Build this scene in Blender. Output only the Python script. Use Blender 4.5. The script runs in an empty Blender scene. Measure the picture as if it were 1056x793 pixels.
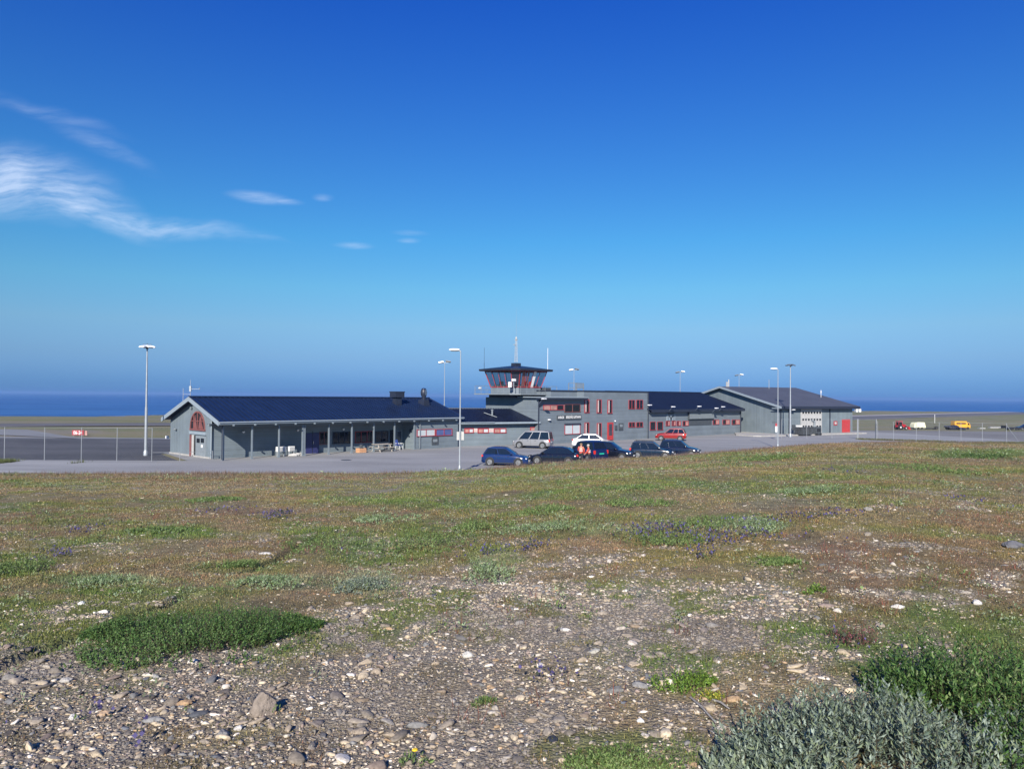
import bpy, bmesh, math, random
import numpy as np
from mathutils import Vector, Matrix, Euler
R = math.radians
rng = np.random.default_rng(7)
random.seed(7)
sc = bpy.context.scene
COL = sc.collection

# ------------------------------------------------------------------ camera
F = 780.0; W0, H0 = 1056.0, 793.0
EYE = 5.5
PITCH = math.atan(12.0 / F); ROLL = 0.0078
fwd = np.array([0, math.cos(PITCH), math.sin(PITCH)])
rt = np.array([math.cos(ROLL), 0, math.sin(ROLL)])
up = np.cross(rt, fwd); up /= np.linalg.norm(up)
rt = np.cross(fwd, up)
CAMP = np.array([0.0, 0.0, EYE])
cam_d = bpy.data.cameras.new('camera'); cam = bpy.data.objects.new('camera', cam_d); COL.objects.link(cam)
cam_d.sensor_width = 36; cam_d.lens = 36 * F / W0
cam_d.clip_start = 0.05; cam_d.clip_end = 60000
m = Matrix(((rt[0], up[0], -fwd[0], 0), (rt[1], up[1], -fwd[1], 0), (rt[2], up[2], -fwd[2], EYE), (0, 0, 0, 1)))
cam.matrix_world = m
sc.camera = cam

def ray(u, v):
    d = fwd * F + rt * (u - W0 / 2) - up * (v - H0 / 2)
    return d / d[1]
def proj(X, Y, Z):
    dx, dy, dz = X, Y, Z - EYE
    f = dx * fwd[0] + dy * fwd[1] + dz * fwd[2]
    f = np.where(f > 0.05, f, 0.05)
    u = W0 / 2 + F * (dx * rt[0] + dy * rt[1] + dz * rt[2]) / f
    v = H0 / 2 - F * (dx * up[0] + dy * up[1] + dz * up[2]) / f
    return u, v
def at(u, v, Y):
    d = ray(u, v); return d[0] * Y, Y, EYE + d[2] * Y
def lvl(u): return 404.4 + 0.0078 * u

# ------------------------------------------------------------------ noise
def _h(ix, iy, s):
    a = np.sin(ix * 127.1 + iy * 311.7 + s * 74.7) * 43758.5453
    return a - np.floor(a)
def vnoise(x, y, s=0):
    ix, iy = np.floor(x), np.floor(y); fx, fy = x - ix, y - iy
    fx = fx * fx * (3 - 2 * fx); fy = fy * fy * (3 - 2 * fy)
    a = _h(ix, iy, s); b = _h(ix + 1, iy, s); c = _h(ix, iy + 1, s); d = _h(ix + 1, iy + 1, s)
    return a + (b - a) * fx + (c - a) * fy + (a - b - c + d) * fx * fy
def fbm(x, y, s=0, o=4):
    t = 0; w = 1; n = 0
    for k in range(o):
        t = t + w * vnoise(x * 2 ** k, y * 2 ** k, s + k * 3.3); n += w; w *= .55
    return t / n
def sst(a, b, x):
    t = np.clip((x - a) / (b - a), 0, 1); return t * t * (3 - 2 * t)

# ------------------------------------------------------------------ terrain height
CU = [-200, 0, 400, 500, 600, 700, 800, 860, 950, 1056, 1300]
CE = [86, 85, 81, 76, 66, 60, 51, 46, 44, 45, 46]
CC = [47, 47.5, 48, 49.5, 53, 58, 64, 67, 70, 74, 76]
SEA = -12.0
def hgt(X, Y):
    X = np.asarray(X, float); Y = np.asarray(Y, float)
    r = np.hypot(X, Y); az = np.arctan2(X, Y)
    A = R(46)
    azc = np.clip(az, -A, A)
    t = np.tan(azc); ye = r * np.cos(azc)
    u = 528 + 780 * t
    E = np.interp(u, CU, CE); C = np.interp(u, CU, CC)
    zc = 5.5 - E / 780 * C
    q = np.clip(ye / C, 0, 1)
    z = 3.9 - (3.9 - zc) * q
    n = (fbm(X / 7, Y / 7, 1, 3) - .5)
    z = z + n * .35 * sst(2, 14, ye) * (1 - sst(.72, .95, q)) * (1 - .3 * q)
    z = z + (fbm(X / 1.3, Y / 1.3, 5, 3) - .5) * .07 * (1 - sst(20, 45, ye))
    z = z + (fbm(X / .33, Y / .33, 9, 2) - .5) * .022 * (1 - sst(5, 12, ye))
    # fine bumps of the turf
    z = z + (fbm(X / 2.2, Y / 2.2, 12, 3) - .5) * .16 * sst(15, 30, ye) * (1 - sst(C - 3, C, ye))
    # old wheel rut running away from the viewer
    xr = np.interp(Y, [1, 5.6, 6.5, 8.9, 13.7, 18.1, 24], [-3.95, -3.80, -3.72, -3.46, -3.6, -2.5, -1.6]) + (fbm(Y / 1.5, Y * 0, 71, 3) - .5) * .25
    dr = X - xr
    cut = (sst(-.03 - .004 * Y, .0, dr) * (1 - sst(.03, .20 + .01 * Y, dr))) * sst(.35, .5, fbm(Y / 2.3, Y * 0 + 3, 73, 2) + .15) * (Y > 0) * (1 - sst(19, 23, Y))
    z = z - cut * (.045 + .004 * Y)
    fall = sst(C, C + 4.5, ye)
    z = z * (1 - fall)
    far = np.interp(Y, [110, 300, 620, 2000], [0, -3.9, -4.15, -4.3])
    lat = np.interp(np.hypot(X, Y), [150, 320, 620, 2000], [0, -3.0, -4.1, -4.2])
    far = np.where(np.abs(az) < A, far, lat)
    z = np.where(ye > C + 4.5, far, z)
    # shore
    S = np.interp(u, [-200, 0, 90, 170, 350, 880, 1056, 1300], [285, 292, 300, 335, 600, 615, 610, 600]) * (1 + .03 * (fbm(X / 40, Y / 300, 21, 3) - .5))
    s = sst(0, 14, ye - S)
    z = z * (1 - s) + (SEA - 2.5) * s
    return z
def gpt(u, v):
    """ground point seen at a pixel of the photo"""
    d = ray(u, v)
    Ys = np.concatenate([np.linspace(2, 120, 2400), np.linspace(120, 900, 4000)])
    g = hgt(d[0] * Ys, Ys) - (EYE + d[2] * Ys)
    k = int(np.argmax(g > 0)) if (g > 0).any() else len(Ys) - 1
    y = Ys[k]
    return float(d[0] * y), float(y), float(hgt(d[0] * y, y))

# ------------------------------------------------------------------ tagging
def tag(o, label=None, cat=None, group=None, kind=None):
    if label: o['label'] = label
    if cat: o['category'] = cat
    if group: o['group'] = group
    if kind: o['kind'] = kind
    return o
def empty(name, loc, rz=0, label=None, cat=None, group=None):
    o = bpy.data.objects.new(name, None); COL.objects.link(o)
    o.location = loc; o.rotation_euler = (0, 0, rz); o.empty_display_size = .3
    return tag(o, label, cat, group)
def copy_tree(o, parent=None):
    c = o.copy(); COL.objects.link(c)
    if parent is not None: c.parent = parent
    for ch in list(o.children): copy_tree(ch, c)
    return c

# ------------------------------------------------------------------ materials
def _new(name):
    m = bpy.data.materials.new(name); m.use_nodes = True
    nt = m.node_tree; b = nt.nodes['Principled BSDF']; return m, nt, b
def nd(nt, t, **kw):
    n = nt.nodes.new(t)
    for k, v in kw.items():
        if k.startswith('_'): setattr(n, k[1:], v)
        else: n.inputs[k.replace('__', ' ')].default_value = v
    return n
def mat(name, col, rough=.6, metal=0., var=.12, scale=3., bump=.0, spec=None, bscale=None, coat=0):
    m, nt, b = _new(name); L = nt.links
    tc = nd(nt, 'ShaderNodeTexCoord')
    n = nd(nt, 'ShaderNodeTexNoise', Scale=scale, Detail=4.)
    L.new(tc.outputs['Object'], n.inputs['Vector'])
    mr = nd(nt, 'ShaderNodeMapRange'); mr.inputs[3].default_value = 1 - var; mr.inputs[4].default_value = 1 + var
    mr.inputs[1].default_value = .25; mr.inputs[2].default_value = .75
    L.new(n.outputs['Fac'], mr.inputs[0])
    mx = nd(nt, 'ShaderNodeVectorMath', _operation='SCALE'); mx.inputs[0].default_value = col
    L.new(mr.outputs[0], mx.inputs['Scale']); L.new(mx.outputs[0], b.inputs['Base Color'])
    b.inputs['Roughness'].default_value = rough; b.inputs['Metallic'].default_value = metal
    if spec is not None: b.inputs['Specular IOR Level'].default_value = spec
    if coat: b.inputs['Coat Weight'].default_value = coat; b.inputs['Coat Roughness'].default_value = .05
    if bump:
        n2 = nd(nt, 'ShaderNodeTexNoise', Scale=bscale or scale * 6, Detail=3.); L.new(tc.outputs['Object'], n2.inputs['Vector'])
        bp = nd(nt, 'ShaderNodeBump', Strength=bump, Distance=.02); L.new(n2.outputs['Fac'], bp.inputs['Height']); L.new(bp.outputs[0], b.inputs['Normal'])
    return m
def siding(name, col, axis, pitch=.14, rough=.55, depth=.25):
    """painted boards: grooves repeat along an axis of the wall"""
    m, nt, b = _new(name); L = nt.links
    tc = nd(nt, 'ShaderNodeTexCoord'); sp = nd(nt, 'ShaderNodeSeparateXYZ'); L.new(tc.outputs['Object'], sp.inputs[0])
    if axis == 'H':
        src = sp.outputs['Z']
    else:
        ad = nd(nt, 'ShaderNodeMath', _operation='ADD'); L.new(sp.outputs['X'], ad.inputs[0]); L.new(sp.outputs['Y'], ad.inputs[1]); src = ad.outputs[0]
    dv = nd(nt, 'ShaderNodeMath', _operation='DIVIDE'); L.new(src, dv.inputs[0]); dv.inputs[1].default_value = pitch
    fr = nd(nt, 'ShaderNodeMath', _operation='FRACT'); L.new(dv.outputs[0], fr.inputs[0])
    lt = nd(nt, 'ShaderNodeMath', _operation='LESS_THAN'); L.new(fr.outputs[0], lt.inputs[0]); lt.inputs[1].default_value = .14
    fl = nd(nt, 'ShaderNodeMath', _operation='FLOOR'); L.new(dv.outputs[0], fl.inputs[0])
    wn = nd(nt, 'ShaderNodeTexWhiteNoise', _noise_dimensions='1D'); L.new(fl.outputs[0], wn.inputs['W'])
    n = nd(nt, 'ShaderNodeTexNoise', Scale=.6, Detail=5., Roughness=.6); L.new(tc.outputs['Object'], n.inputs['Vector'])
    a = nd(nt, 'ShaderNodeMapRange'); a.inputs[3].default_value = .93; a.inputs[4].default_value = 1.07; L.new(wn.outputs['Value'], a.inputs[0])
    c = nd(nt, 'ShaderNodeMapRange'); c.inputs[1].default_value = .3; c.inputs[2].default_value = .7; c.inputs[3].default_value = .86; c.inputs[4].default_value = 1.1; L.new(n.outputs['Fac'], c.inputs[0])
    d = nd(nt, 'ShaderNodeMapRange'); d.inputs[3].default_value = 1; d.inputs[4].default_value = 1 - depth; L.new(lt.outputs[0], d.inputs[0])
    m1 = nd(nt, 'ShaderNodeMath', _operation='MULTIPLY'); L.new(a.outputs[0], m1.inputs[0]); L.new(c.outputs[0], m1.inputs[1])
    m2 = nd(nt, 'ShaderNodeMath', _operation='MULTIPLY'); L.new(m1.outputs[0], m2.inputs[0]); L.new(d.outputs[0], m2.inputs[1])
    mx = nd(nt, 'ShaderNodeVectorMath', _operation='SCALE'); mx.inputs[0].default_value = col; L.new(m2.outputs[0], mx.inputs['Scale'])
    L.new(mx.outputs[0], b.inputs['Base Color']); b.inputs['Roughness'].default_value = rough
    bp = nd(nt, 'ShaderNodeBump', Strength=.5, Distance=.012); bp.invert = True; L.new(lt.outputs[0], bp.inputs['Height']); L.new(bp.outputs[0], b.inputs['Normal'])
    return m
def vcol_mat(name, rough=.8, spec=.3, trans=0.):
    m, nt, b = _new(name); L = nt.links
    a = nd(nt, 'ShaderNodeVertexColor'); a.layer_name = 'col'
    L.new(a.outputs['Color'], b.inputs['Base Color']); b.inputs['Roughness'].default_value = rough
    b.inputs['Specular IOR Level'].default_value = spec
    if trans:
        t = nd(nt, 'ShaderNodeBsdfTranslucent'); L.new(a.outputs['Color'], t.inputs['Color'])
        mx = nd(nt, 'ShaderNodeMixShader', Fac=trans); L.new(b.outputs[0], mx.inputs[1]); L.new(t.outputs[0], mx.inputs[2])
        L.new(mx.outputs[0], nt.nodes['Material Output'].inputs['Surface'])
    return m
def glass(name, col=(.01, .014, .02), rough=.06):
    m, nt, b = _new(name); L = nt.links
    tc = nd(nt, 'ShaderNodeTexCoord'); n = nd(nt, 'ShaderNodeTexNoise', Scale=.7, Detail=2.); L.new(tc.outputs['Object'], n.inputs['Vector'])
    bp = nd(nt, 'ShaderNodeBump', Strength=.12, Distance=.05); L.new(n.outputs['Fac'], bp.inputs['Height']); L.new(bp.outputs[0], b.inputs['Normal'])
    b.inputs['Base Color'].default_value = (*col, 1); b.inputs['Roughness'].default_value = rough; b.inputs['Specular IOR Level'].default_value = .6
    return m

M = {}
GREY = (.165, .202, .228)
M['side_v'] = siding('grey_boards_upright', GREY, 'V', .15)
M['side_h'] = siding('grey_boards_level', GREY, 'H', .15)
M['side_c'] = siding('grey_cladding', (.158, .190, .218), 'H', .2, depth=.12)
M['side_e'] = siding('hangar_cladding', (.160, .197, .220), 'V', .25, depth=.12)
M['post'] = mat('grey_post_paint', (.17, .205, .235), .5, var=.08)
M['fence_steel'] = mat('dull_fence_steel', (.27, .29, .31), .5, metal=.2, var=.12, scale=5)
M['trim'] = mat('pale_grey_trim', (.25, .30, .34), .5, var=.08)
M['dark_trim'] = mat('dark_navy_trim', (.02, .026, .045), .45)
M['roof'] = mat('navy_roof_metal', (.010, .019, .05), .30, var=.2, scale=.8, spec=.5)
M['roof_dark'] = mat('dark_roof_metal', (.008, .012, .03), .42, var=.2, scale=.8, spec=.35)
M['roof_grey'] = mat('slate_grey_roof', (.075, .08, .10), .6, var=.12, scale=.4, spec=.3)
M['red'] = mat('red_frame_paint', (.34, .045, .055), .45, var=.15)
M['pinkred'] = mat('faded_red_frame_paint', (.20, .075, .07), .5, var=.2)
M['door_red'] = mat('red_door_paint', (.42, .04, .04), .45)
M['white'] = mat('white_paint', (.78, .78, .77), .5, var=.06)
M['offwhite'] = mat('weathered_white_board', (.42, .42, .41), .6, var=.1)
M['galv'] = mat('galvanised_steel', (.34, .37, .40), .45, metal=.35, var=.12, scale=5)
M['lampwhite'] = mat('white_lamp_shell', (.85, .86, .88), .35, var=.04)
M['lampdark'] = mat('dark_lamp_shell', (.10, .12, .15), .5)
M['steel'] = mat('bright_steel', (.7, .7, .72), .18, metal=1, var=.05)
M['glass'] = glass('window_glass')
M['glass_sky'] = glass('window_glass_pale', (.05, .06, .08), .12)
M['blind'] = mat('window_blind', (.48, .53, .55), .6, var=.08, scale=1)
M['blueglass'] = mat('blue_window_film', (.08, .11, .26), .3, var=.2, scale=2)
M['concrete'] = mat('pale_concrete', (.36, .35, .33), .85, var=.15, scale=2, bump=.3)
M['greybox'] = mat('dark_grey_paint', (.06, .07, .08), .5, var=.2)
M['midgrey'] = mat('mid_grey_paint', (.20, .23, .25), .5, var=.12)
M['wood'] = mat('weathered_bench_wood', (.42, .38, .33), .8, var=.2, scale=6, bump=.2)
M['rubber'] = mat('tyre_rubber', (.018, .018, .02), .8)
M['black'] = mat('black_plastic', (.015, .016, .018), .5)
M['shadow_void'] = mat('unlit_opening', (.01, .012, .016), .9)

# ------------------------------------------------------------------ mesh builder
class MB:
    def __init__(s): s.v = []; s.f = []
    def add(s, vs, fs):
        n = len(s.v); s.v += [tuple(map(float, p)) for p in vs]; s.f += [tuple(i + n for i in f) for f in fs]; return s
    def box(s, x0, x1, y0, y1, z0, z1):
        x0, x1 = min(x0, x1), max(x0, x1); y0, y1 = min(y0, y1), max(y0, y1); z0, z1 = min(z0, z1), max(z0, z1)
        return s.add([(x0, y0, z0), (x1, y0, z0), (x1, y1, z0), (x0, y1, z0), (x0, y0, z1), (x1, y0, z1), (x1, y1, z1), (x0, y1, z1)],
                     [(0, 3, 2, 1), (4, 5, 6, 7), (0, 1, 5, 4), (1, 2, 6, 5), (2, 3, 7, 6), (3, 0, 4, 7)])
    def prism(s, pts, ext):
        """closed prism of a planar polygon pushed along ext"""
        P = [Vector(p) for p in pts]; e = Vector(ext); n = len(P)
        nn = Vector((0, 0, 0))
        for i in range(n): nn += P[i].cross(P[(i + 1) % n])
        if nn.dot(e) > 0: P = P[::-1]
        vs = P + [p + e for p in P]
        fs = [tuple(range(n)), tuple(range(2 * n - 1, n - 1, -1))] + [(i, i + n, (i + 1) % n + n, (i + 1) % n) for i in range(n)]
        return s.add(vs, fs)
    def slab(s, quad, th):
        """sheet of a planar polygon given some thickness below"""
        P = [Vector(p) for p in quad]; n = Vector((0, 0, 0))
        for i in range(len(P)): n += P[i].cross(P[(i + 1) % len(P)])
        n.normalize()
        return s.prism(P, -n * th)
    def tube(s, p0, p1, r0, r1=None, n=10, caps=True):
        r1 = r0 if r1 is None else r1
        p0, p1 = Vector(p0), Vector(p1); d = (p1 - p0).normalized()
        a = d.orthogonal().normalized(); b = d.cross(a)
        vs = [p0 + (a * math.cos(2 * math.pi * i / n) + b * math.sin(2 * math.pi * i / n)) * r0 for i in range(n)] + \
             [p1 + (a * math.cos(2 * math.pi * i / n) + b * math.sin(2 * math.pi * i / n)) * r1 for i in range(n)]
        fs = [(i, (i + 1) % n, (i + 1) % n + n, i + n) for i in range(n)]
        if caps: fs += [tuple(range(n - 1, -1, -1)), tuple(range(n, 2 * n))]
        return s.add(vs, fs)
    def lathe(s, prof, c=(0, 0, 0), n=20, axis='z'):
        vs = []; fs = []
        for r, z in prof:
            for i in range(n):
                x, y = r * math.cos(2 * math.pi * i / n), r * math.sin(2 * math.pi * i / n)
                if axis == 'z': vs.append((c[0] + x, c[1] + y, c[2] + z))
                elif axis == 'y': vs.append((c[0] + x, c[1] + z, c[2] + y))
                else: vs.append((c[0] + z, c[1] + x, c[2] + y))
        for k in range(len(prof) - 1):
            for i in range(n): fs.append((k * n + i, k * n + (i + 1) % n, (k + 1) * n + (i + 1) % n, (k + 1) * n + i))
        fs += [tuple(range(n - 1, -1, -1)), tuple(range((len(prof) - 1) * n, len(prof) * n))]
        return s.add(vs, fs)
    def build(s, name, m, parent=None, smooth=False, bevel=0, loc=None):
        me = bpy.data.meshes.new(name); me.from_pydata(s.v, [], s.f)
        bm = bmesh.new(); bm.from_mesh(me); bmesh.ops.recalc_face_normals(bm, faces=bm.faces)
        if bevel: bmesh.ops.bevel(bm, geom=list(bm.edges), offset=bevel, segments=2, affect='EDGES', clamp_overlap=True)
        bm.to_mesh(me); bm.free()
        o = bpy.data.objects.new(name, me); COL.objects.link(o)
        me.materials.append(M[m] if isinstance(m, str) else m)
        if smooth:
            me.polygons.foreach_set('use_smooth', [True] * len(me.polygons)); me.set_sharp_from_angle(angle=R(38))
        if parent is not None: o.parent = parent
        if loc is not None: o.location = loc
        return o

class Frame:
    """local frame of a building: x along the front, y to the back"""
    def __init__(s, x, y, deg): s.o = np.array([x, y]); a = R(deg); s.a = np.array([math.cos(a), math.sin(a)]); s.b = np.array([-math.sin(a), math.cos(a)]); s.rz = a
    def w(s, lx, ly, z=0): p = s.o + s.a * lx + s.b * ly; return (float(p[0]), float(p[1]), z)
    def front(s, u, v, ly=0):
        d = ray(u, v); Mx = np.array([[d[0], -s.a[0]], [1, -s.a[1]]]); k, lx = np.linalg.solve(Mx, s.o + s.b * ly); return float(lx), float(EYE + d[2] * k)
    def left(s, u, v, lx=0):
        d = ray(u, v); Mx = np.array([[d[0], -s.b[0]], [1, -s.b[1]]]); k, ly = np.linalg.solve(Mx, s.o + s.a * lx); return float(ly), float(EYE + d[2] * k)

# ------------------------------------------------------------------ world, sun
SUN_EL, SUN_TR = R(28), R(10.4)            # light travels towards +Y, a little to the right
w = bpy.data.worlds.new('World'); sc.world = w; w.use_nodes = True
nt = w.node_tree; L = nt.links; bg = nt.nodes['Background']
sky = nd(nt, 'ShaderNodeTexSky'); sky.sky_type = 'NISHITA'; sky.sun_disc = False
sky.sun_elevation = SUN_EL; sky.sun_rotation = math.pi + SUN_TR
sky.altitude = 15; sky.air_density = 1.0; sky.dust_density = .3; sky.ozone_density = 3.0
geo = nd(nt, 'ShaderNodeTexCoord'); spz = nd(nt, 'ShaderNodeSeparateXYZ'); L.new(geo.outputs['Generated'], spz.inputs[0])

def lin(c):
    c = c / 255.
    return c / 12.92 if c <= .04045 else ((c + .055) / 1.055) ** 2.4
# clear northern summer air: the measured sky against the model sky, by elevation
SKYT = [(29.9, (26, 87, 197), (95, 124, 164)), (27.3, (30, 94, 202), (98, 128, 168)), (21.5, (44, 113, 217), (109, 142, 182)), (14.9, (60, 149, 229), (131, 168, 206)),
        (11.5, (84, 170, 235), (145, 184, 220)), (7.9, (114, 190, 236), (169, 206, 232)), (5.0, (137, 194, 234), (194, 227, 238)),
        (2.8, (133, 184, 230), (218, 241, 232)), (1.0, (113, 165, 221), (234, 239, 212)), (0.1, (100, 151, 215), (232, 229, 201))]
cr = nd(nt, 'ShaderNodeValToRGB'); mrz = nd(nt, 'ShaderNodeMapRange'); mrz.inputs[1].default_value = 0; mrz.inputs[2].default_value = .5
L.new(spz.outputs['Z'], mrz.inputs[0]); L.new(mrz.outputs[0], cr.inputs[0])
els = cr.color_ramp.elements
while len(els) > 1: els.remove(els[0])
for k, (e, want, have) in enumerate(SKYT[::-1]):
    c = [lin(a) / lin(b) for a, b in zip(want, have)]
    el = els[0] if k == 0 else els.new(0.5)
    el.position = math.sin(R(e)) / .5; el.color = (*c, 1)
tint = nd(nt, 'ShaderNodeVectorMath', _operation='MULTIPLY'); L.new(sky.outputs[0], tint.inputs[0]); L.new(cr.outputs[0], tint.inputs[1])
# thin cirrus: wisps set by direction
dvx = nd(nt, 'ShaderNodeVectorMath', _operation='DIVIDE'); L.new(geo.outputs['Generated'], dvx.inputs[0])
cy = nd(nt, 'ShaderNodeCombineXYZ')
mxy = nd(nt, 'ShaderNodeMath', _operation='MAXIMUM'); L.new(spz.outputs['Y'], mxy.inputs[0]); mxy.inputs[1].default_value = .05
for k in range(3): L.new(mxy.outputs[0], cy.inputs[k])
L.new(cy.outputs[0], dvx.inputs[1])
sp2 = nd(nt, 'ShaderNodeSeparateXYZ'); L.new(dvx.outputs[0], sp2.inputs[0])
tan = nd(nt, 'ShaderNodeCombineXYZ'); L.new(sp2.outputs['X'], tan.inputs[0]); L.new(sp2.outputs['Z'], tan.inputs[1])
mpn = nd(nt, 'ShaderNodeMapping'); mpn.inputs['Rotation'].default_value = (0, 0, R(15)); mpn.inputs['Scale'].default_value = (12, 62, 1)
wob = nd(nt, 'ShaderNodeTexNoise', Scale=7., Detail=3.); L.new(tan.outputs[0], wob.inputs['Vector'])
wsb = nd(nt, 'ShaderNodeVectorMath', _operation='SUBTRACT'); L.new(wob.outputs['Color'], wsb.inputs[0]); wsb.inputs[1].default_value = (.5, .5, .5)
wsc = nd(nt, 'ShaderNodeVectorMath', _operation='SCALE'); L.new(wsb.outputs[0], wsc.inputs[0]); wsc.inputs['Scale'].default_value = .055
wad = nd(nt, 'ShaderNodeVectorMath', _operation='ADD'); L.new(wsc.outputs[0], wad.inputs[0]); L.new(tan.outputs[0], wad.inputs[1])
L.new(wad.outputs[0], mpn.inputs[0])
cn = nd(nt, 'ShaderNodeTexNoise', Scale=1., Detail=7., Roughness=.62); L.new(mpn.outputs[0], cn.inputs['Vector'])
acc = None
for (u, v, a, b, ang, op) in [(10, 184, 135, 50, -12, 1.05), (50, 196, 110, 32, -14, .95), (70, 216, 120, 18, -14, .9), (150, 228, 160, 15, -9, .75), (240, 246, 70, 6, -6, .35), (40, 112, 110, 13, -17, .22), (105, 150, 75, 14, -24, .24),
                              (264, 203, 42, 9, -6, .62), (290, 207, 26, 5, -5, .45), (331, 203, 14, 6, 0, .3), (363, 253, 26, 5, -2, .4), (422, 240, 24, 4, -2, .32), (420, 248, 16, 4, 0, .3)]:
    mp = nd(nt, 'ShaderNodeMapping'); mp.vector_type = 'TEXTURE'
    mp.inputs['Location'].default_value = ((u - 528) / 780, (lvl(u) - v) / 780, 0); mp.inputs['Rotation'].default_value = (0, 0, R(ang)); mp.inputs['Scale'].default_value = (a / 780, b / 780, 1)
    L.new(wad.outputs[0] if a > 50 else tan.outputs[0], mp.inputs[0])
    ln = nd(nt, 'ShaderNodeVectorMath', _operation='LENGTH'); L.new(mp.outputs[0], ln.inputs[0])
    mr = nd(nt, 'ShaderNodeMapRange', _interpolation_type='SMOOTHSTEP'); mr.inputs[1].default_value = 1.0; mr.inputs[2].default_value = .0; mr.inputs[3].default_value = 0; mr.inputs[4].default_value = op
    L.new(ln.outputs['Value'], mr.inputs[0])
    if acc is None: acc = mr.outputs[0]
    else:
        ad = nd(nt, 'ShaderNodeMath', _operation='MAXIMUM'); L.new(acc, ad.inputs[0]); L.new(mr.outputs[0], ad.inputs[1]); acc = ad.outputs[0]
nr = nd(nt, 'ShaderNodeMapRange'); nr.inputs[1].default_value = .34; nr.inputs[2].default_value = .68; nr.inputs[3].default_value = .10; nr.inputs[4].default_value = .80; L.new(cn.outputs['Fac'], nr.inputs[0])
ml = nd(nt, 'ShaderNodeMath', _operation='MULTIPLY'); L.new(acc, ml.inputs[0]); L.new(nr.outputs[0], ml.inputs[1])
mn = nd(nt, 'ShaderNodeMath', _operation='MINIMUM'); L.new(ml.outputs[0], mn.inputs[0]); mn.inputs[1].default_value = .62
# only in front
mixc = nd(nt, 'ShaderNodeMix', _data_type='RGBA'); L.new(mn.outputs[0], mixc.inputs[0]); L.new(tint.outputs[0], mixc.inputs[6]); mixc.inputs[7].default_value = (7.6, 8.9, 11.2, 1)
L.new(mixc.outputs[2], bg.inputs['Color'])
bg.inputs['Strength'].default_value = .0683
sun_d = bpy.data.lights.new('sun', 'SUN'); sun = bpy.data.objects.new('sun', sun_d); COL.objects.link(sun)
sun_d.energy = 5.0; sun_d.angle = R(.53); sun_d.color = (1.0, .93, .82)
sun.rotation_euler = (R(90) - SUN_EL, 0, -SUN_TR)
# the lamp shines along its -Z: tilt it forward, then turn it
td = Vector((math.sin(SUN_TR) * math.cos(SUN_EL), math.cos(SUN_TR) * math.cos(SUN_EL), -math.sin(SUN_EL)))
sun.rotation_euler = td.to_track_quat('-Z', 'Y').to_euler()
sun.location = (-20, -60, 60)
sc.view_settings.view_transform = 'Standard'; sc.view_settings.look = 'None'
sc.view_settings.exposure = .55; sc.view_settings.gamma = 1
sc.cycles.max_bounces = 6; sc.cycles.transparent_max_bounces = 8; sc.cycles.volume_bounces = 0
sc.cycles.caustics_reflective = False; sc.cycles.caustics_refractive = False
HAZE = 1.5e-4
# ------------------------------------------------------------------ ground cover maps
def blobs(u, v, lst, nx):
    """sum of soft patches; their outlines are broken up by noise nx"""
    s = 0
    for (cu, cv, ru, rv, wt) in lst:
        d = ((u - cu) / ru) ** 2 + ((v - cv) / rv) ** 2
        s = np.maximum(s, wt * sst(1.5, .45, d + nx))
    return s
GREEN = [(340, 552, 60, 9, .9), (400, 572, 70, 14, .8), (455, 548, 60, 14, .9), (505, 575, 36, 16, .7), (560, 540, 90, 14, .8), (505, 540, 50, 7, .8), (15, 583, 45, 12, 1), (175, 550, 50, 6, .5),
         (640, 538, 60, 9, .7), (690, 553, 60, 9, .9), (770, 540, 52, 10, .9), (690, 497, 50, 6, .6), (600, 510, 80, 7, .5), (850, 505, 90, 6, .6), (900, 518, 60, 6, .6), (1010, 468, 60, 5, .9), (90, 598, 60, 6, .6),
         (250, 585, 60, 7, .5), (980, 640, 120, 20, .6), (700, 690, 40, 24, .7), (640, 775, 110, 22, .9), (800, 620, 30, 8, .5), (790, 578, 22, 6, .8), (860, 650, 70, 14, .4), (460, 520, 90, 7, .5), (530, 500, 90, 6, .4), (340, 500, 60, 5, .3), (740, 470, 160, 5, .4), (160, 610, 120, 5, .4), (960, 690, 120, 50, .5)]
PALE = [(300, 600, 60, 8, .8), (380, 600, 40, 12, .8), (515, 580, 28, 14, .6), (770, 543, 40, 8, .9), (110, 598, 60, 6, .7), (400, 560, 60, 6, .4), (620, 545, 60, 6, .5), (820, 520, 60, 5, .3)]
REDV = [(940, 580, 130, 30, .9), (885, 625, 60, 24, .9), (740, 660, 60, 22, .4), (520, 640, 70, 26, .5), (1010, 600, 80, 40, .8), (640, 580, 60, 22, .3), (1010, 540, 80, 12, .7), (170, 760, 70, 26, .5), (600, 715, 60, 15, .4),
        (980, 500, 120, 10, .4), (240, 530, 200, 12, .45), (60, 540, 120, 12, .3), (700, 462, 150, 5, .8), (860, 462, 160, 6, .9), (600, 474, 120, 4, .6), (200, 493, 220, 3, .8), (1000, 475, 100, 5, .6)]
BLUEF = [(686, 551, 40, 8, 1), (735, 560, 30, 5, .5), (360, 575, 12, 4, .4), (230, 527, 28, 3, .6), (285, 533, 18, 3.5, .9), (830, 535, 70, 4, .5), (500, 572, 25, 6, .6), (540, 567, 40, 5, .5), (90, 549, 16, 3, .6), (60, 574, 14, 3, .6),
         (875, 487, 16, 3, .7), (1000, 520, 22, 4, .4), (100, 748, 12, 6, .6), (10, 752, 14, 6, .7), (140, 770, 12, 8, .5), (560, 702, 30, 10, .5), (790, 556, 40, 6, .4), (860, 668, 50, 10, .3), (720, 575, 20, 4, .4)]
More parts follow.
